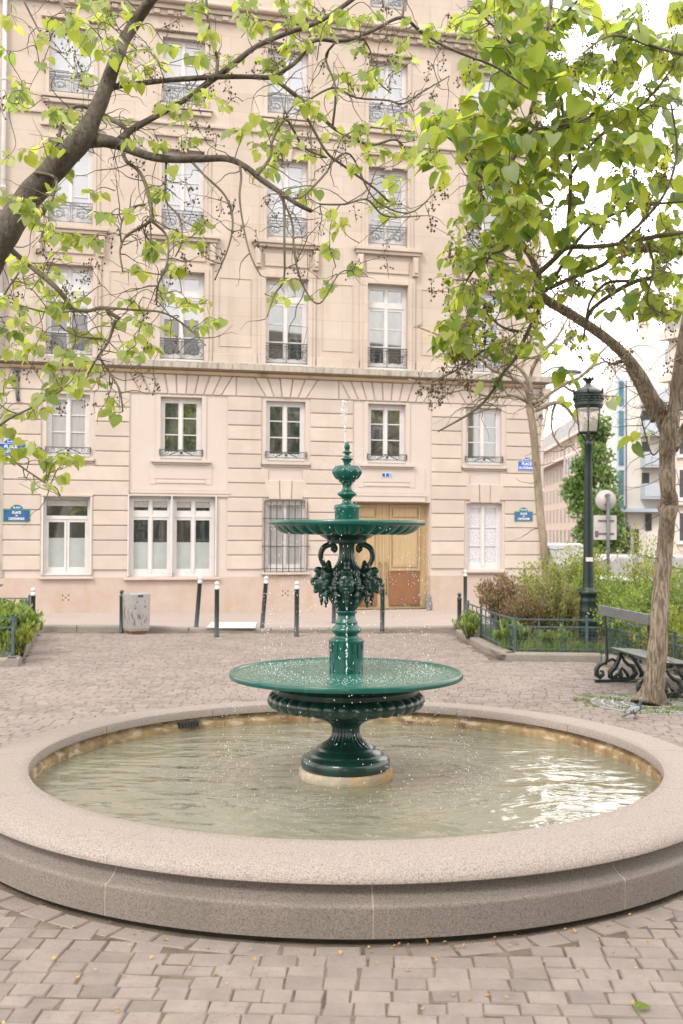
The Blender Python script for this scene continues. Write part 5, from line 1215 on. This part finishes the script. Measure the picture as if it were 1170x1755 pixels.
# fallen yellow petals and grit round the base of the pool
R = random.Random(33); c = MB()
for k in range(230):
    if k < 150: a = R.uniform(-PI * .95, -.05); r = 2.30 + abs(R.gauss(.05, .10)); p = PC + V(math.cos(a) * r, math.sin(a) * r, .007)
    else: p = V(R.uniform(-1.4, 1.4), R.uniform(3.6, 4.9), .008)
    if (p - PC).xy.length < 2.30: continue
    d = V(R.uniform(-1, 1), R.uniform(-1, 1), R.uniform(-.1, .5)); small_leaf(c, p, R.uniform(.008, .024), d, V(0, 0, 1), .7)
tag(obj('fallen_petals', c, leafmat('petal', [(.45, .25, .05), (.55, .35, .10), (.28, .15, .05), (.5, .42, .2)], .2)), kind='stuff')
c = MB(); p = atz(1092, 1727, .012); heart(c, V(0, 0, 0), .055, V(1, .2, .05), V(0, -.2, 1), .4, .1); heart(c, V(.0, 0, .003), .03, V(-.6, .8, .1), V(.2, 0, 1), .4, .1)
o = obj('fallen_leaf', c, m_leafR); o.location = p; tag(o, 'single crumpled green leaf lying on the setts at the lower right', 'leaf')

# ------------------------------------------------------------------ trees
def catmull(P, n=5):
    out = []
    for i in range(len(P) - 1):
        a, b, c_, d = P[max(i - 1, 0)], P[i], P[i + 1], P[min(i + 2, len(P) - 1)]
        for k in range(n):
            t_ = k / n
            out.append(tuple(.5 * ((2 * b[j]) + (-a[j] + c_[j]) * t_ + (2 * a[j] - 5 * b[j] + 4 * c_[j] - d[j]) * t_ ** 2 + (-a[j] + 3 * b[j] - 3 * c_[j] + d[j]) * t_ ** 3) for j in range(4)))
    out.append(P[-1]); return out
class Tree:
    TH = 1.0
    def __init__(s, seed): s.R = random.Random(seed); s.wood = MB(); s.twig = MB(); s.leaf = MB(); s.seed = MB(); s.skel = []; s.roots = []
    def limb(s, pts, depths, scale_r=None, n=10, jit=.3, main=True, knots=0):
        """pts (px, py, radius px); depths at both ends (metres from the camera)"""
        m = len(pts); W = []
        for i, (x, y, r) in enumerate(pts):
            u = i / (m - 1); Y = depths[0] + (depths[1] - depths[0]) * u + (s.R.uniform(-1, 1) * jit * .25 if 0 < i < m - 1 else 0)
            p = at(x, y, Y); W.append((p.x, p.y, p.z, r * Y / F_PX * (s.TH if r > 4.5 else (s.TH + 1) / 2)))
        return s.limbw(W, n, main, knots)
    def limbw(s, W, n=10, main=True, knots=0):
        C = catmull(W, 8 if n > 14 else 6); P = [V(*c[:3]) for c in C]; Rr = [c[3] for c in C]
        for i in range(1, len(P) - 1):
            nz = noise.noise(P[i] * 3.1) ; P[i] = P[i] + V(noise.noise(P[i] * 2.3), noise.noise(P[i] * 2.3 + V(9, 0, 0)), nz) * Rr[i] * (.12 if Rr[i] > .04 else .35); Rr[i] *= 1 + .10 * noise.noise(P[i] * 9)
        (s.wood if main else s.twig).tube(P, Rr, n)
        for p, r in zip(P, Rr): s.skel.append((p, r))
        return P
    def near(s, c, maxd=9):
        best = None
        for p, r in s.skel:
            d = (p - c).length + (0.0 if r > .004 else .15)
            if best is None or d < best[0]: best = (d, p)
        return best[1]
    def twigto(s, c, r0=.006):
        p = s.near(c); d = c - p; L = d.length
        if L < .02: return
        m1 = p + d * .35 + rv(s.R) * L * .16 + V(0, 0, L * .10); m2 = p + d * .7 + rv(s.R) * L * .14 + V(0, 0, L * .06)
        C = catmull([(*p, r0), (*m1, r0 * .8), (*m2, r0 * .6), (*c, r0 * .4)], 4); P = [V(*q[:3]) for q in C]
        s.twig.tube(P, [q[3] for q in C], 5)
        for q in P[3:]: s.skel.append((q, r0 * .5))
    def leaves(s, c, n, L, spread):
        R = s.R
        for k in range(n):
            o = rv(R) * spread * R.uniform(.15, 1); o.z *= .6; st = c + o * .3; p = c + o
            s.twig.tube([st, st.lerp(p, .5) + V(0, 0, .01), p], .0016, 3, cap=False)
            d = V(o.x, o.y, 0).normalized() * R.uniform(.2, .9) + V(R.uniform(-.5, .5), R.uniform(-.5, .5), R.uniform(-1.0, -.1)); nn = V(R.uniform(-.7, .7), R.uniform(-1.1, .3), 1)
            heart(s.leaf, p, L * R.choice([.5, .7, .85, 1, 1, 1.15]), d, nn, R.uniform(.05, .4), R.uniform(.0, .35), R.uniform(.8, 1.08))
    def seeds(s, c, n=10, size=.007, drop=.14):
        R = s.R; p = c; tip = c + V(R.uniform(-.04, .04), R.uniform(-.04, .04), -drop * R.uniform(.4, 1))
        s.twig.tube([c, tip], .0016, 3, cap=False)
        for k in range(n):
            u = R.random(); a = c.lerp(tip, u); b = a + rv(R) * R.uniform(.015, .06); s.twig.tube([a, b], .0011, 3, cap=False)
            z = size * R.uniform(.7, 1.2); s.seed.add([(b.x + x * z, b.y + y * z, b.z + w * z * 1.3) for x, y, w in OCT], OF, True)
    def wander(s, n, L, r0=.004, sag=-.1):
        """bare crooked twigs growing from the existing skeleton"""
        R = s.R; base = [q for q in s.skel if q[1] > .003]
        for k in range(n):
            p, r = R.choice(base); d = rv(R); d.z = d.z * .6 + sag; l = L * R.uniform(.3, 1); pts = [p]; m = 7
            for i in range(m): d = (d + rv(R) * .45).normalized(); pts.append(pts[-1] + d * l / m)
            rr0 = min(r0, r * .7); s.twig.tube(pts, [rr0 * (1 - .75 * i / m) for i in range(m + 1)], 4)
            for q in pts[2:]: s.skel.append((q, rr0 * .45))
            if R.random() < .4: s.twig.tube([pts[4], pts[4] + rv(R) * l * .25, pts[4] + rv(R) * l * .3 + (pts[5] - pts[4]) * 2], [.002, .0016, .001], 4)
    def build(s, label, root, bark, leafm):
        t = thing('tree', label, 'tree', root)
        for mb in (s.wood, s.twig, s.leaf, s.seed): mb.v = [(x - root.x, y - root.y, z - root.z) for x, y, z in mb.v]
        obj('trunk', s.wood, bark, t); tag(obj('twigs', s.twig, m_twig, t), kind='stuff'); tag(obj('leaves', s.leaf, leafm, t), kind='stuff')
        if s.seed.v: tag(obj('seed_capsules', s.seed, m_seed, t), kind='stuff')
        return t

# left tree: its trunk stands outside the frame, a thick limb leans in
T = Tree(101); T.TH = .74
T.limb([(-900, 2200, 62), (-560, 1500, 58), (-330, 980, 50), (-160, 660, 42), (-50, 505, 36), (0, 410, 33), (48, 338, 30), (98, 282, 28), (140, 238, 26), (163, 195, 19), (184, 142, 17), (200, 98, 16), (226, 48, 14), (268, -14, 13), (300, -70, 12), (360, -200, 10)], (6.2, 6.4), n=16)
T.limb([(150, 240, 18), (180, 242, 15), (208, 248, 13), (225, 256, 11), (260, 268, 10), (300, 273, 8.5), (345, 272, 8), (390, 272, 7.5), (420, 285, 7), (450, 310, 6.5), (480, 330, 6), (510, 350, 5.5), (534, 362, 5)], (6.4, 5.9), n=12)
T.limb([(205, 240, 9), (225, 222, 8), (260, 203, 7.5), (310, 175, 7), (350, 147, 7), (400, 110, 6.5), (440, 78, 6), (490, 57, 5.5), (540, 40, 5), (582, 15, 4.5), (640, -30, 4)], (6.4, 6.8), n=10)
T.limb([(188, 150, 9), (205, 146, 7), (250, 142, 6.3), (300, 137, 6), (360, 133, 6), (420, 132, 5.5), (466, 131, 5.5), (492, 116, 4.5), (513, 100, 4.3), (530, 76, 4), (548, 68, 4), (590, 70, 3.8), (640, 52, 3.5), (688, 30, 3.5), (722, 55, 3.2), (760, 78, 3), (800, 95, 2.8), (850, 115, 2.3), (905, 152, 2)], (6.4, 7.4), n=9)
L_ = [([(466, 131, 5), (500, 158, 4.3), (540, 190, 4), (575, 222, 3.5), (610, 240, 3), (640, 248, 2.6), (680, 240, 2.2), (702, 272, 1.8)], (6.7, 7.3)),
 ([(505, 163, 3.3), (530, 210, 3), (560, 262, 3), (590, 285, 2.8), (640, 322, 2.5), (672, 352, 2)], (6.8, 7.4)),
 ([(208, 252, 5), (216, 275, 4.3), (235, 290, 3.8), (247, 310, 3.6), (257, 345, 3.6), (258, 375, 3.6), (240, 390, 3), (215, 405, 2.5), (205, 430, 2.2), (210, 465, 1.8)], (6.35, 5.9)),
 ([(258, 378, 3), (285, 405, 2.5), (286, 450, 2.3), (270, 490, 2), (268, 522, 1.8)], (5.95, 5.9)),
 ([(248, 350, 2.6), (222, 358, 2.3), (207, 385, 2), (208, 425, 1.8)], (6, 5.9)),
 ([(172, 203, 4.5), (148, 184, 3.8), (125, 185, 3.6), (107, 210, 3.8), (98, 250, 4)], (6.5, 6.3)),
 ([(225, 262, 5), (213, 218, 6), (190, 205, 6), (175, 195, 5)], (6.5, 6.7)),
 ([(5, 415, 9), (28, 437, 7), (60, 462, 7), (95, 492, 6.5), (119, 521, 6.5), (124, 530, 5.5), (150, 533, 4.6), (176, 527, 4.6), (190, 537, 4.3), (205, 546, 4)], (6.4, 6.1)),
 ([(198, 548, 3.5), (186, 585, 3), (165, 615, 2.6), (150, 642, 2)], (6.1, 6.0)), ([(170, 612, 2.4), (188, 640, 2.1), (204, 668, 2), (210, 705, 1.6)], (6.1, 6.0)),
 ([(178, 527, 3), (230, 531, 2.5), (280, 536, 2.2), (320, 560, 2), (352, 592, 1.5)], (6.1, 5.8)),
 ([(125, 533, 2.2), (80, 535, 2), (40, 525, 1.8), (10, 515, 1.5)], (6.1, 6.3)), ([(175, 580, 2.2), (140, 577, 2), (112, 566, 1.8), (98, 552, 1.5)], (6.1, 6)),
 ([(-60, 760, 4), (-10, 735, 3), (20, 715, 2.5), (55, 698, 2.3), (105, 668, 2)], (6.0, 5.8)), ([(-60, 750, 3), (16, 787, 2.3), (45, 806, 2), (80, 830, 2), (103, 850, 1.5)], (6.0, 5.8)),
 ([(370, 128, 4), (372, 100, 3.6), (362, 70, 3.2), (356, 30, 3), (352, -30, 3)], (6.6, 6.6)),
 ([(411, 284, 3), (413, 305, 2.6), (410, 340, 2.3), (418, 395, 2.1), (430, 440, 1.9), (446, 472, 1.5)], (6, 5.8)),
 ([(484, 335, 3), (487, 360, 2.8), (487, 420, 2.4), (486, 478, 2.1), (470, 505, 1.9), (458, 542, 1.5)], (5.95, 5.8)), ([(478, 332, 3), (500, 380, 2.5), (505, 440, 2.2), (522, 495, 2), (548, 520, 1.6), (580, 470, 1.4), (605, 462, 1.2)], (5.95, 6)),
 ([(325, 273, 2.8), (350, 300, 2.4), (385, 335, 2.2), (398, 375, 2.2), (392, 420, 2), (368, 480, 1.6)], (6.2, 5.9)), ([(285, 272, 2.6), (284, 300, 2.4), (285, 345, 2.1), (305, 370, 1.9), (312, 410, 1.7), (300, 440, 1.4)], (6.2, 6)),
 ([(440, 300, 3), (463, 270, 3), (467, 240, 3), (490, 205, 2.8), (520, 252, 2.5), (560, 270, 2)], (6, 6.6)), ([(566, 280, 2.2), (600, 265, 1.8), (640, 340, 1.8), (700, 365, 1.6), (745, 330, 1.3)], (7, 7.3)),
 ([(505, 340, 2.5), (520, 335, 2.2), (555, 300, 2.2), (570, 278, 2)], (6, 6.4)), ([(548, 350, 2), (590, 350, 2.2), (628, 342, 2), (660, 370, 1.8), (720, 370, 1.5)], (6.1, 6.8)),
 ([(570, 215, 2.6), (575, 150, 2.4), (558, 100, 2.4), (572, 75, 2.6)], (6.9, 6.8)), ([(515, 180, 2.4), (570, 150, 2.2), (610, 167, 2), (665, 172, 2), (690, 178, 1.8), (720, 160, 1.5), (770, 130, 1.2)], (6.8, 7.2)),
 ([(688, 32, 2.2), (693, 0, 2), (700, -30, 2)], (7.1, 7.2)), ([(618, 60, 2), (635, 90, 1.9), (640, 130, 1.7), (670, 160, 1.4)], (6.9, 7)), ([(40, 0, 2), (60, 40, 2), (80, 75, 1.8), (105, 90, 1.5)], (6.8, 6.6)), ([(95, -20, 4), (115, 30, 3.4), (130, 60, 2.6), (150, 90, 2)], (6.8, 6.6)),
 ([(-20, 560, 2.2), (10, 500, 2), (30, 470, 1.8), (45, 440, 2)], (6.3, 6.3)), ([(60, 295, 3.2), (95, 305, 2.8), (90, 340, 2.4), (75, 365, 2)], (6.2, 6))]
for p_, d_ in L_: T.limb(p_, d_, n=6, main=False)
T.wander(310, .42, .004, -.12)
CL = [(160, 40, 60, 12), (120, 50, 40, 6), (200, 20, 50, 7), (60, 110, 30, 3), (25, 40, 25, 4), (15, 90, 20, 2), (30, 160, 20, 3), (90, 225, 18, 2), (48, 170, 15, 2), (150, 110, 20, 3), (175, 65, 22, 3), (235, 235, 14, 0), (215, 100, 15, 2), (320, 25, 22, 4), (350, 60, 20, 4), (270, 80, 18, 2), (272, 110, 12, 1), (232, 125, 16, 2), (400, 95, 22, 4), (345, 100, 15, 3), (440, 10, 30, 6), (500, 22, 42, 9), (560, 45, 28, 6), (600, 20, 26, 5), (620, 75, 24, 4), (690, 70, 22, 4), (640, 30, 18, 3), (700, 35, 18, 2), (470, 105, 18, 3), (415, 118, 14, 1), (330, 175, 28, 6), (300, 200, 18, 3), (310, 235, 22, 5), (280, 245, 20, 4), (360, 180, 18, 3), (430, 215, 20, 4), (460, 235, 26, 5), (530, 180, 22, 4), (560, 165, 16, 2), (500, 240, 22, 5), (480, 265, 26, 6), (530, 265, 20, 4), (455, 295, 24, 5), (560, 225, 20, 3), (620, 230, 20, 4), (610, 245, 15, 2), (640, 330, 26, 5), (680, 320, 18, 3), (660, 360, 14, 1), (540, 345, 24, 5), (595, 395, 22, 4), (575, 425, 18, 3), (610, 462, 14, 2), (520, 330, 14, 2), (575, 365, 16, 2),
 (5, 330, 18, 3), (45, 260, 20, 4), (20, 280, 16, 3), (110, 300, 22, 4), (85, 345, 20, 3), (60, 378, 18, 4), (100, 390, 24, 5), (130, 410, 24, 5), (175, 420, 18, 4), (120, 440, 16, 2), (165, 360, 16, 3), (190, 375, 14, 2), (240, 365, 14, 2), (275, 330, 20, 4), (285, 300, 18, 3), (270, 410, 16, 3), (320, 430, 18, 3), (230, 460, 20, 4), (345, 375, 22, 4), (305, 395, 14, 2), (30, 460, 28, 6), (60, 490, 34, 9), (15, 500, 26, 6), (100, 495, 24, 5), (20, 545, 24, 6), (75, 530, 24, 5), (45, 580, 26, 5), (85, 560, 18, 3), (5, 600, 26, 6), (65, 610, 24, 5), (100, 600, 20, 4), (120, 630, 26, 6), (150, 590, 26, 6), (190, 565, 22, 4), (215, 575, 18, 3), (170, 640, 26, 6), (205, 610, 24, 5), (100, 655, 26, 7), (130, 665, 20, 4), (150, 510, 16, 2), (100, 470, 12, 2), (225, 520, 16, 3), (250, 530, 10, 1), (285, 510, 22, 4), (310, 520, 18, 4), (345, 535, 24, 7), (330, 560, 20, 4), (360, 550, 16, 3), (240, 555, 14, 2), (250, 575, 14, 2),
 (190, 690, 16, 4), (200, 700, 14, 2), (15, 665, 26, 6), (50, 690, 24, 5), (30, 720, 20, 4), (75, 680, 16, 3), (20, 740, 22, 5), (45, 760, 24, 6), (10, 775, 14, 2), (130, 770, 18, 3), (100, 785, 20, 4), (70, 800, 22, 4), (90, 820, 22, 4), (75, 830, 14, 2), (130, 790, 14, 2), (480, 505, 20, 4), (490, 480, 14, 2), (560, 495, 14, 2), (575, 505, 12, 1), (530, 500, 12, 1)]
for k in range(95):
    x_ = T.R.uniform(-10, 740); y_ = T.R.uniform(-5, 300 if x_ > 420 else 640)
    if not (x_ > 330 and y_ > 330): CL.append((x_, y_, 18, T.R.choice([2, 3, 4, 5])))
for x, y, r, n in CL:
    if y > 640 and x < 160: Y = T.R.uniform(5.6, 6.2)
    elif x > 420: Y = T.R.uniform(6.0, 7.2)
    else: Y = T.R.uniform(5.7, 7.0)
    k = max(1, n // 3)
    for q in range(k):
        c_ = at(x + T.R.uniform(-1, 1) * r * .7, y + T.R.uniform(-1, 1) * r * .7, Y + T.R.uniform(-.25, .25)); T.twigto(c_, .0035)
        if n: T.leaves(c_, max(3, round(n / k * 2.0)), .068, r * Y / F_PX * .85 + .02)
for k in range(110):
    x = T.R.uniform(-10, 740); y = T.R.uniform(0, 470) if x > 330 else T.R.uniform(0, 700)
    if 380 < x and y > 530: continue
    c_ = at(x, y, T.R.uniform(5.8, 7.2)); 
    if (T.near(c_) - c_).length < .6: T.twigto(c_, .0028); T.seeds(c_, T.R.randint(6, 16))
root = V(-2.85, 6.2, 0)
T.wood.tube([root, root + V(.02, 0, .3), root + V(.05, .02, .9), V(-2.62, 6.25, 1.9), V(-2.45, 6.3, 2.6), V(-2.2, 6.35, 3.2)], [.26, .20, .18, .165, .15, .12], 16)
T.wood.v = T.wood.v
T.build('tree leaning in from the left with thick grey limbs and fresh lime leaves', root, m_bark, m_leafL)

# right tree
T = Tree(202); T.TH = .76
T.limb([(1112, 1214, 42), (1115, 1200, 33), (1119, 1180, 26), (1124, 1140, 21.5), (1128, 1080, 20), (1134, 1000, 19), (1140, 930, 18), (1144, 884, 18.5), (1147, 862, 20), (1144, 835, 17.5), (1144, 790, 17.5), (1147, 745, 20), (1155, 700, 15), (1164, 640, 16), (1176, 560, 15), (1200, 470, 14), (1235, 370, 12), (1280, 200, 10)], (10.62, 10.2), n=20)
for i_, v_ in enumerate(T.wood.v):
    if v_[2] < .55:
        dx, dy = v_[0] - 3.12, v_[1] - 10.62; a_ = math.atan2(dy, dx); k_ = 1 + (.55 - v_[2]) * (.16 * math.sin(a_ * 5 + 1) + .10 * math.sin(a_ * 11))
        T.wood.v[i_] = (3.12 + dx * k_, 10.62 + dy * k_, v_[2])
for q, (x, y, r) in enumerate([(1137, 868, 11), (1151, 876, 9), (1147, 828, 8)]): p = at(x, y, 10.50); T.wood.ell(p, (r * .0058, r * .0058, r * .007), n=10, m=8)
T.limb([(1144, 750, 16), (1130, 705, 15), (1118, 680, 14), (1095, 640, 13), (1060, 598, 12), (1010, 560, 11.5), (960, 528, 11), (932, 510, 10.5), (922, 492, 9.5), (921, 472, 8.5), (908, 440, 7.5), (886, 402, 7.3), (869, 368, 7), (867, 322, 6.7), (873, 290, 6.2), (890, 240, 5.5), (910, 190, 5), (922, 130, 4.7), (935, 60, 4.3), (948, -20, 4)], (10.5, 8.8), n=12)
T.limb([(1155, 770, 10), (1168, 742, 10), (1190, 705, 9), (1240, 620, 8)], (10.4, 10.6), n=10, )
T.limb([(1122, 722, 10), (1108, 690, 9), (1092, 655, 8), (1076, 624, 7.5), (1068, 606, 7), (1064, 602, 5)], (10.6, 10.6), n=10)
RL = [([(1074, 618, 4.2), (1060, 620, 4), (1052, 624, 3.4)], (10.6, 10.5)),
 ([(904, 480, 7), (925, 466, 7), (950, 445, 6.5), (973, 424, 6.5), (1010, 423, 5.5), (1060, 418, 5), (1110, 408, 4.5), (1190, 395, 4)], (9.3, 8.6)),
 ([(973, 424, 5), (975, 380, 4.5), (977, 320, 4.2), (975, 255, 4), (965, 200, 3.2), (955, 120, 2.6)], (9.2, 8.4)),
 ([(1180, 472, 6), (1120, 477, 5.5), (1090, 482, 5), (1050, 503, 4.5), (1015, 530, 3.6), (1003, 560, 2.8)], (9.8, 9.5)), ([(1090, 482, 3.5), (1050, 483, 3.2), (1030, 492, 3), (1010, 520, 2.6), (1000, 580, 2)], (9.7, 9.5)),
 ([(940, 495, 5), (975, 478, 4.5), (1003, 466, 4.3), (1035, 452, 4), (1060, 430, 5), (1100, 428, 6), (1170, 432, 7), (1250, 440, 8)], (9.6, 9.2)),
 ([(935, 500, 4), (960, 460, 3.5), (1000, 400, 3.4), (1050, 368, 3), (1120, 350, 2.6), (1180, 345, 2.2)], (9.4, 8.8)),
 ([(920, 525, 6), (893, 526, 5), (868, 525, 4), (862, 524, 3)], (9.6, 9.5)),
 ([(924, 530, 5), (904, 568, 4), (884, 612, 3.8), (862, 640, 3.4), (845, 668, 3), (825, 693, 2.6), (800, 712, 2.2), (750, 740, 1.6)], (9.6, 9.2)),
 ([(868, 350, 4), (845, 320, 3.4), (810, 290, 3), (790, 255, 2.6), (760, 230, 2)], (9, 8.4)), ([(890, 240, 3.6), (920, 222, 3.2), (960, 215, 2.8), (1010, 200, 2.5), (1060, 150, 2)], (8.9, 8.2)),
 ([(977, 300, 3.5), (1020, 240, 3.2), (1060, 210, 3), (1110, 170, 2.6), (1150, 120, 2)], (8.8, 8)), ([(1060, 418, 3.4), (1100, 380, 3), (1140, 330, 2.8), (1160, 260, 2.4), (1150, 180, 2)], (8.8, 8.2)),
 ([(886, 402, 3.2), (860, 430, 2.8), (830, 440, 2.4), (800, 480, 2)], (9.1, 8.8)), ([(1110, 408, 3), (1120, 460, 2.6), (1110, 520, 2.2), (1160, 545, 2)], (8.9, 8.8)),
 ([(893, 568, 2.6), (860, 560, 2.4), (820, 530, 2.2), (790, 560, 1.8)], (9.5, 9.2)), ([(868, 600, 2.4), (830, 600, 2.2), (790, 630, 2), (740, 655, 1.6)], (9.5, 9.1)), ([(1146, 742, 1.5), (1120, 780, 1.8), (1105, 740, 1.6), (1098, 712, 1.4)], (10.2, 10)),
 ([(935, 60, 2.8), (970, 20, 2.4), (1010, -20, 2)], (8.9, 8.5)), ([(922, 130, 2.6), (880, 80, 2.3), (840, 40, 2), (810, 10, 1.6)], (8.8, 8.4)), ([(1200, 100, 3.5), (1120, 80, 3), (1050, 60, 2.6), (1000, 90, 2)], (8.6, 8))]
for p_, d_ in RL: T.limb(p_, d_, n=7, main=False)
T.wander(420, .7, .005, -.05)
REG = [(735, 190, 800, 290, 9, .20), (795, -10, 950, 120, 28, .20), (970, -10, 1175, 120, 30, .19), (800, 100, 960, 230, 29, .20), (950, 110, 1175, 260, 34, .20), (800, 230, 960, 330, 30, .18), (955, 240, 1175, 340, 20, .17), (785, 330, 950, 430, 30, .15), (960, 330, 1175, 420, 14, .16), (775, 420, 900, 520, 30, .135), (900, 420, 1050, 500, 14, .14), (1040, 420, 1175, 540, 24, .16), (760, 510, 920, 610, 30, .13), (740, 540, 800, 600, 8, .14), (960, 560, 1010, 600, 3, .10)]
for x0, y0, x1, y1, n, L in REG:
    for k in range(n):
        x, y = T.R.uniform(x0, x1), T.R.uniform(y0, y1); Y = T.R.uniform(8.0, 9.6) if y < 400 else T.R.uniform(8.6, 9.8)
        c_ = at(x, y, Y); T.twigto(c_, .005); T.leaves(c_, T.R.randint(4, 7), L * T.R.uniform(.62, .95), .14)
for x, y, n in ((1105, 745, 3), (1090, 760, 2), (835, 655, 2), (965, 640, 4), (1140, 470, 4), (905, 590, 3)): c_ = at(x, y, 9.4); T.twigto(c_, .003); T.leaves(c_, n, .15, .09)
for k in range(190):
    x = T.R.uniform(730, 1175); y = T.R.uniform(0, 620)
    c_ = at(x, y, T.R.uniform(8.2, 9.6))
    if (T.near(c_) - c_).length < .7: T.twigto(c_, .003); T.seeds(c_, T.R.randint(7, 18), .010, .2)
for x, y in ((720, 650), (750, 665), (790, 600), (800, 655), (770, 560), (760, 630), (740, 655), (830, 560), (845, 575)): c_ = at(x, y, 9.2); T.twigto(c_, .003); T.seeds(c_, 18, .011, .2)
root = V(3.11, 10.62, -.02)
T.build('tree with furrowed tan bark and large green leaves forking beside the bench', root, m_bark2, m_leafR)

# pale bare tree in the bed
T = Tree(303); T.TH = .62
T.limb([(948, 1075, 14), (945, 1055, 12), (938, 1000, 11), (931, 930, 10.5), (924, 860, 11), (918, 790, 10.5), (914, 740, 11), (908, 700, 10), (907, 672, 8)], (17.6, 17.5), n=12)
T3 = [([(907, 675, 7), (903, 650, 5.5), (891, 632, 5), (873, 622, 4), (845, 618, 3.2), (815, 605, 2.5)], 17.2), ([(905, 685, 6), (898, 660, 5), (873, 644, 4.5), (845, 634, 4), (819, 611, 3.5), (793, 595, 3), (760, 578, 2.4), (715, 560, 1.5)], 17.0),
 ([(906, 690, 6), (880, 677, 4.5), (857, 679, 4), (829, 677, 3.6), (798, 667, 3.2), (760, 672, 2.5), (700, 650, 1.6)], 16.8), ([(908, 670, 7), (909, 644, 5), (914, 626, 4.5), (927, 608, 4), (937, 595, 3.5), (955, 577, 3), (975, 540, 2)], 17.8),
 ([(914, 692, 6), (939, 677, 5), (965, 660, 4.5), (991, 649, 4), (1016, 626, 3.4), (1027, 608, 2.8), (1045, 590, 2)], 17.6), ([(918, 704, 5.5), (950, 690, 4.5), (968, 695, 4), (983, 716, 3.5), (993, 728, 3)], 17.4),
 ([(952, 690, 3), (945, 715, 2.6), (948, 745, 2.4), (965, 765, 2), (985, 760, 1.5)], 17.4), ([(1010, 632, 3), (1040, 620, 2.4), (1055, 640, 1.8)], 17.5), ([(891, 632, 3.5), (905, 600, 3), (915, 570, 2.5), (950, 545, 2)], 17.5), ([(965, 660, 3), (985, 672, 2.6), (1030, 678, 2.2), (1060, 680, 1.8)], 17.5)]
for p_, Y in T3: T.limb(p_, (17.5, Y), n=7, main=True)
T.wander(110, .9, .009, -.15)
for x, y, n in ((965, 640, 3), (975, 690, 3), (985, 655, 3), (1000, 580, 5), (1035, 685, 3), (1050, 680, 2), (960, 590, 3), (940, 605, 3), (1010, 610, 2), (915, 590, 4), (990, 700, 2)):
    c_ = at(x, y, 17.4); T.twigto(c_, .006); T.leaves(c_, n, .17, .14)
for x, y in ((790, 640), (760, 655), (735, 668), (770, 600), (810, 600), (840, 560), (800, 570)): c_ = at(x, y, 17); T.twigto(c_, .005); T.seeds(c_, 26, .017, .35)
T.build('slender pale tree with nearly bare crooked branches standing in the right bed', V(17.6 * (948 - 585) / F_PX, 17.6, .05), m_bark3, m_leafR)

# far street trees
def far_tree(label, x, Y, z0, z1, r, n, L, m, seed, group=None):
    R = random.Random(seed); t = thing('tree', label, 'tree', V(x, Y, 0), 0, group); tr = MB(); tr.tube([V(0, 0, 0), V(.1, 0, z0), V(0, 0, z1 * .8)], [r * .10, r * .07, r * .03], 8); lf = MB()
    cl = []
    for k in range(54):
        u = (k + .5) / 54; a = R.uniform(0, 2 * PI); rr_ = r * (.35 + .65 * math.sin(PI * min(1, u * .9 + .08))) * R.uniform(.3, .85); c_ = V(math.cos(a) * rr_, math.sin(a) * rr_, z0 + (z1 - z0) * u); cl.append((c_, r * R.uniform(.28, .48))); tr.tube([V(0, 0, z0 + (z1 - z0) * u * .6), c_], [r * .02, r * .008], 5)
    for k in range(n):
        c_, q = R.choice(cl); o = rv(R) * q * R.random() ** .4; small_leaf(lf, c_ + o, L * R.uniform(.6, 1.3), rv(R), rv(R), .8)
    obj('trunk', tr, m_bark3, t); obj('leaves', lf, m, t)
far_tree('large bushy green tree in the side street behind the lamp post', (1018 - 585) / F_PX * 66, 66, .4, 8.6, 1.7, 9000, .24, m_leafD, 1)
far_tree('dark green tree lower down beside the round traffic sign', (1040 - 585) / F_PX * 62, 62, .8, 4.2, 1.2, 2600, .22, m_leafD, 2)
for k, (x, y, h) in enumerate(((3, -7, 9), (9.5, -8, 10), (14, -6, 8), (-3, -9, 8.5))):
    far_tree('leafy tree across the square, seen only as a dark reflection in the windows', x, y, 2.2, h, 2.6, 2600, .4, m_leafD, 50 + k, 'trees across the square')

far_tree('unseen leafy tree added behind the camera to shade the near side of the pool', 1.6, -1.6, 4.2, 8.5, 3.4, 5200, .24, m_leafD, 60)  # out of view, put in to darken the foreground and pool front
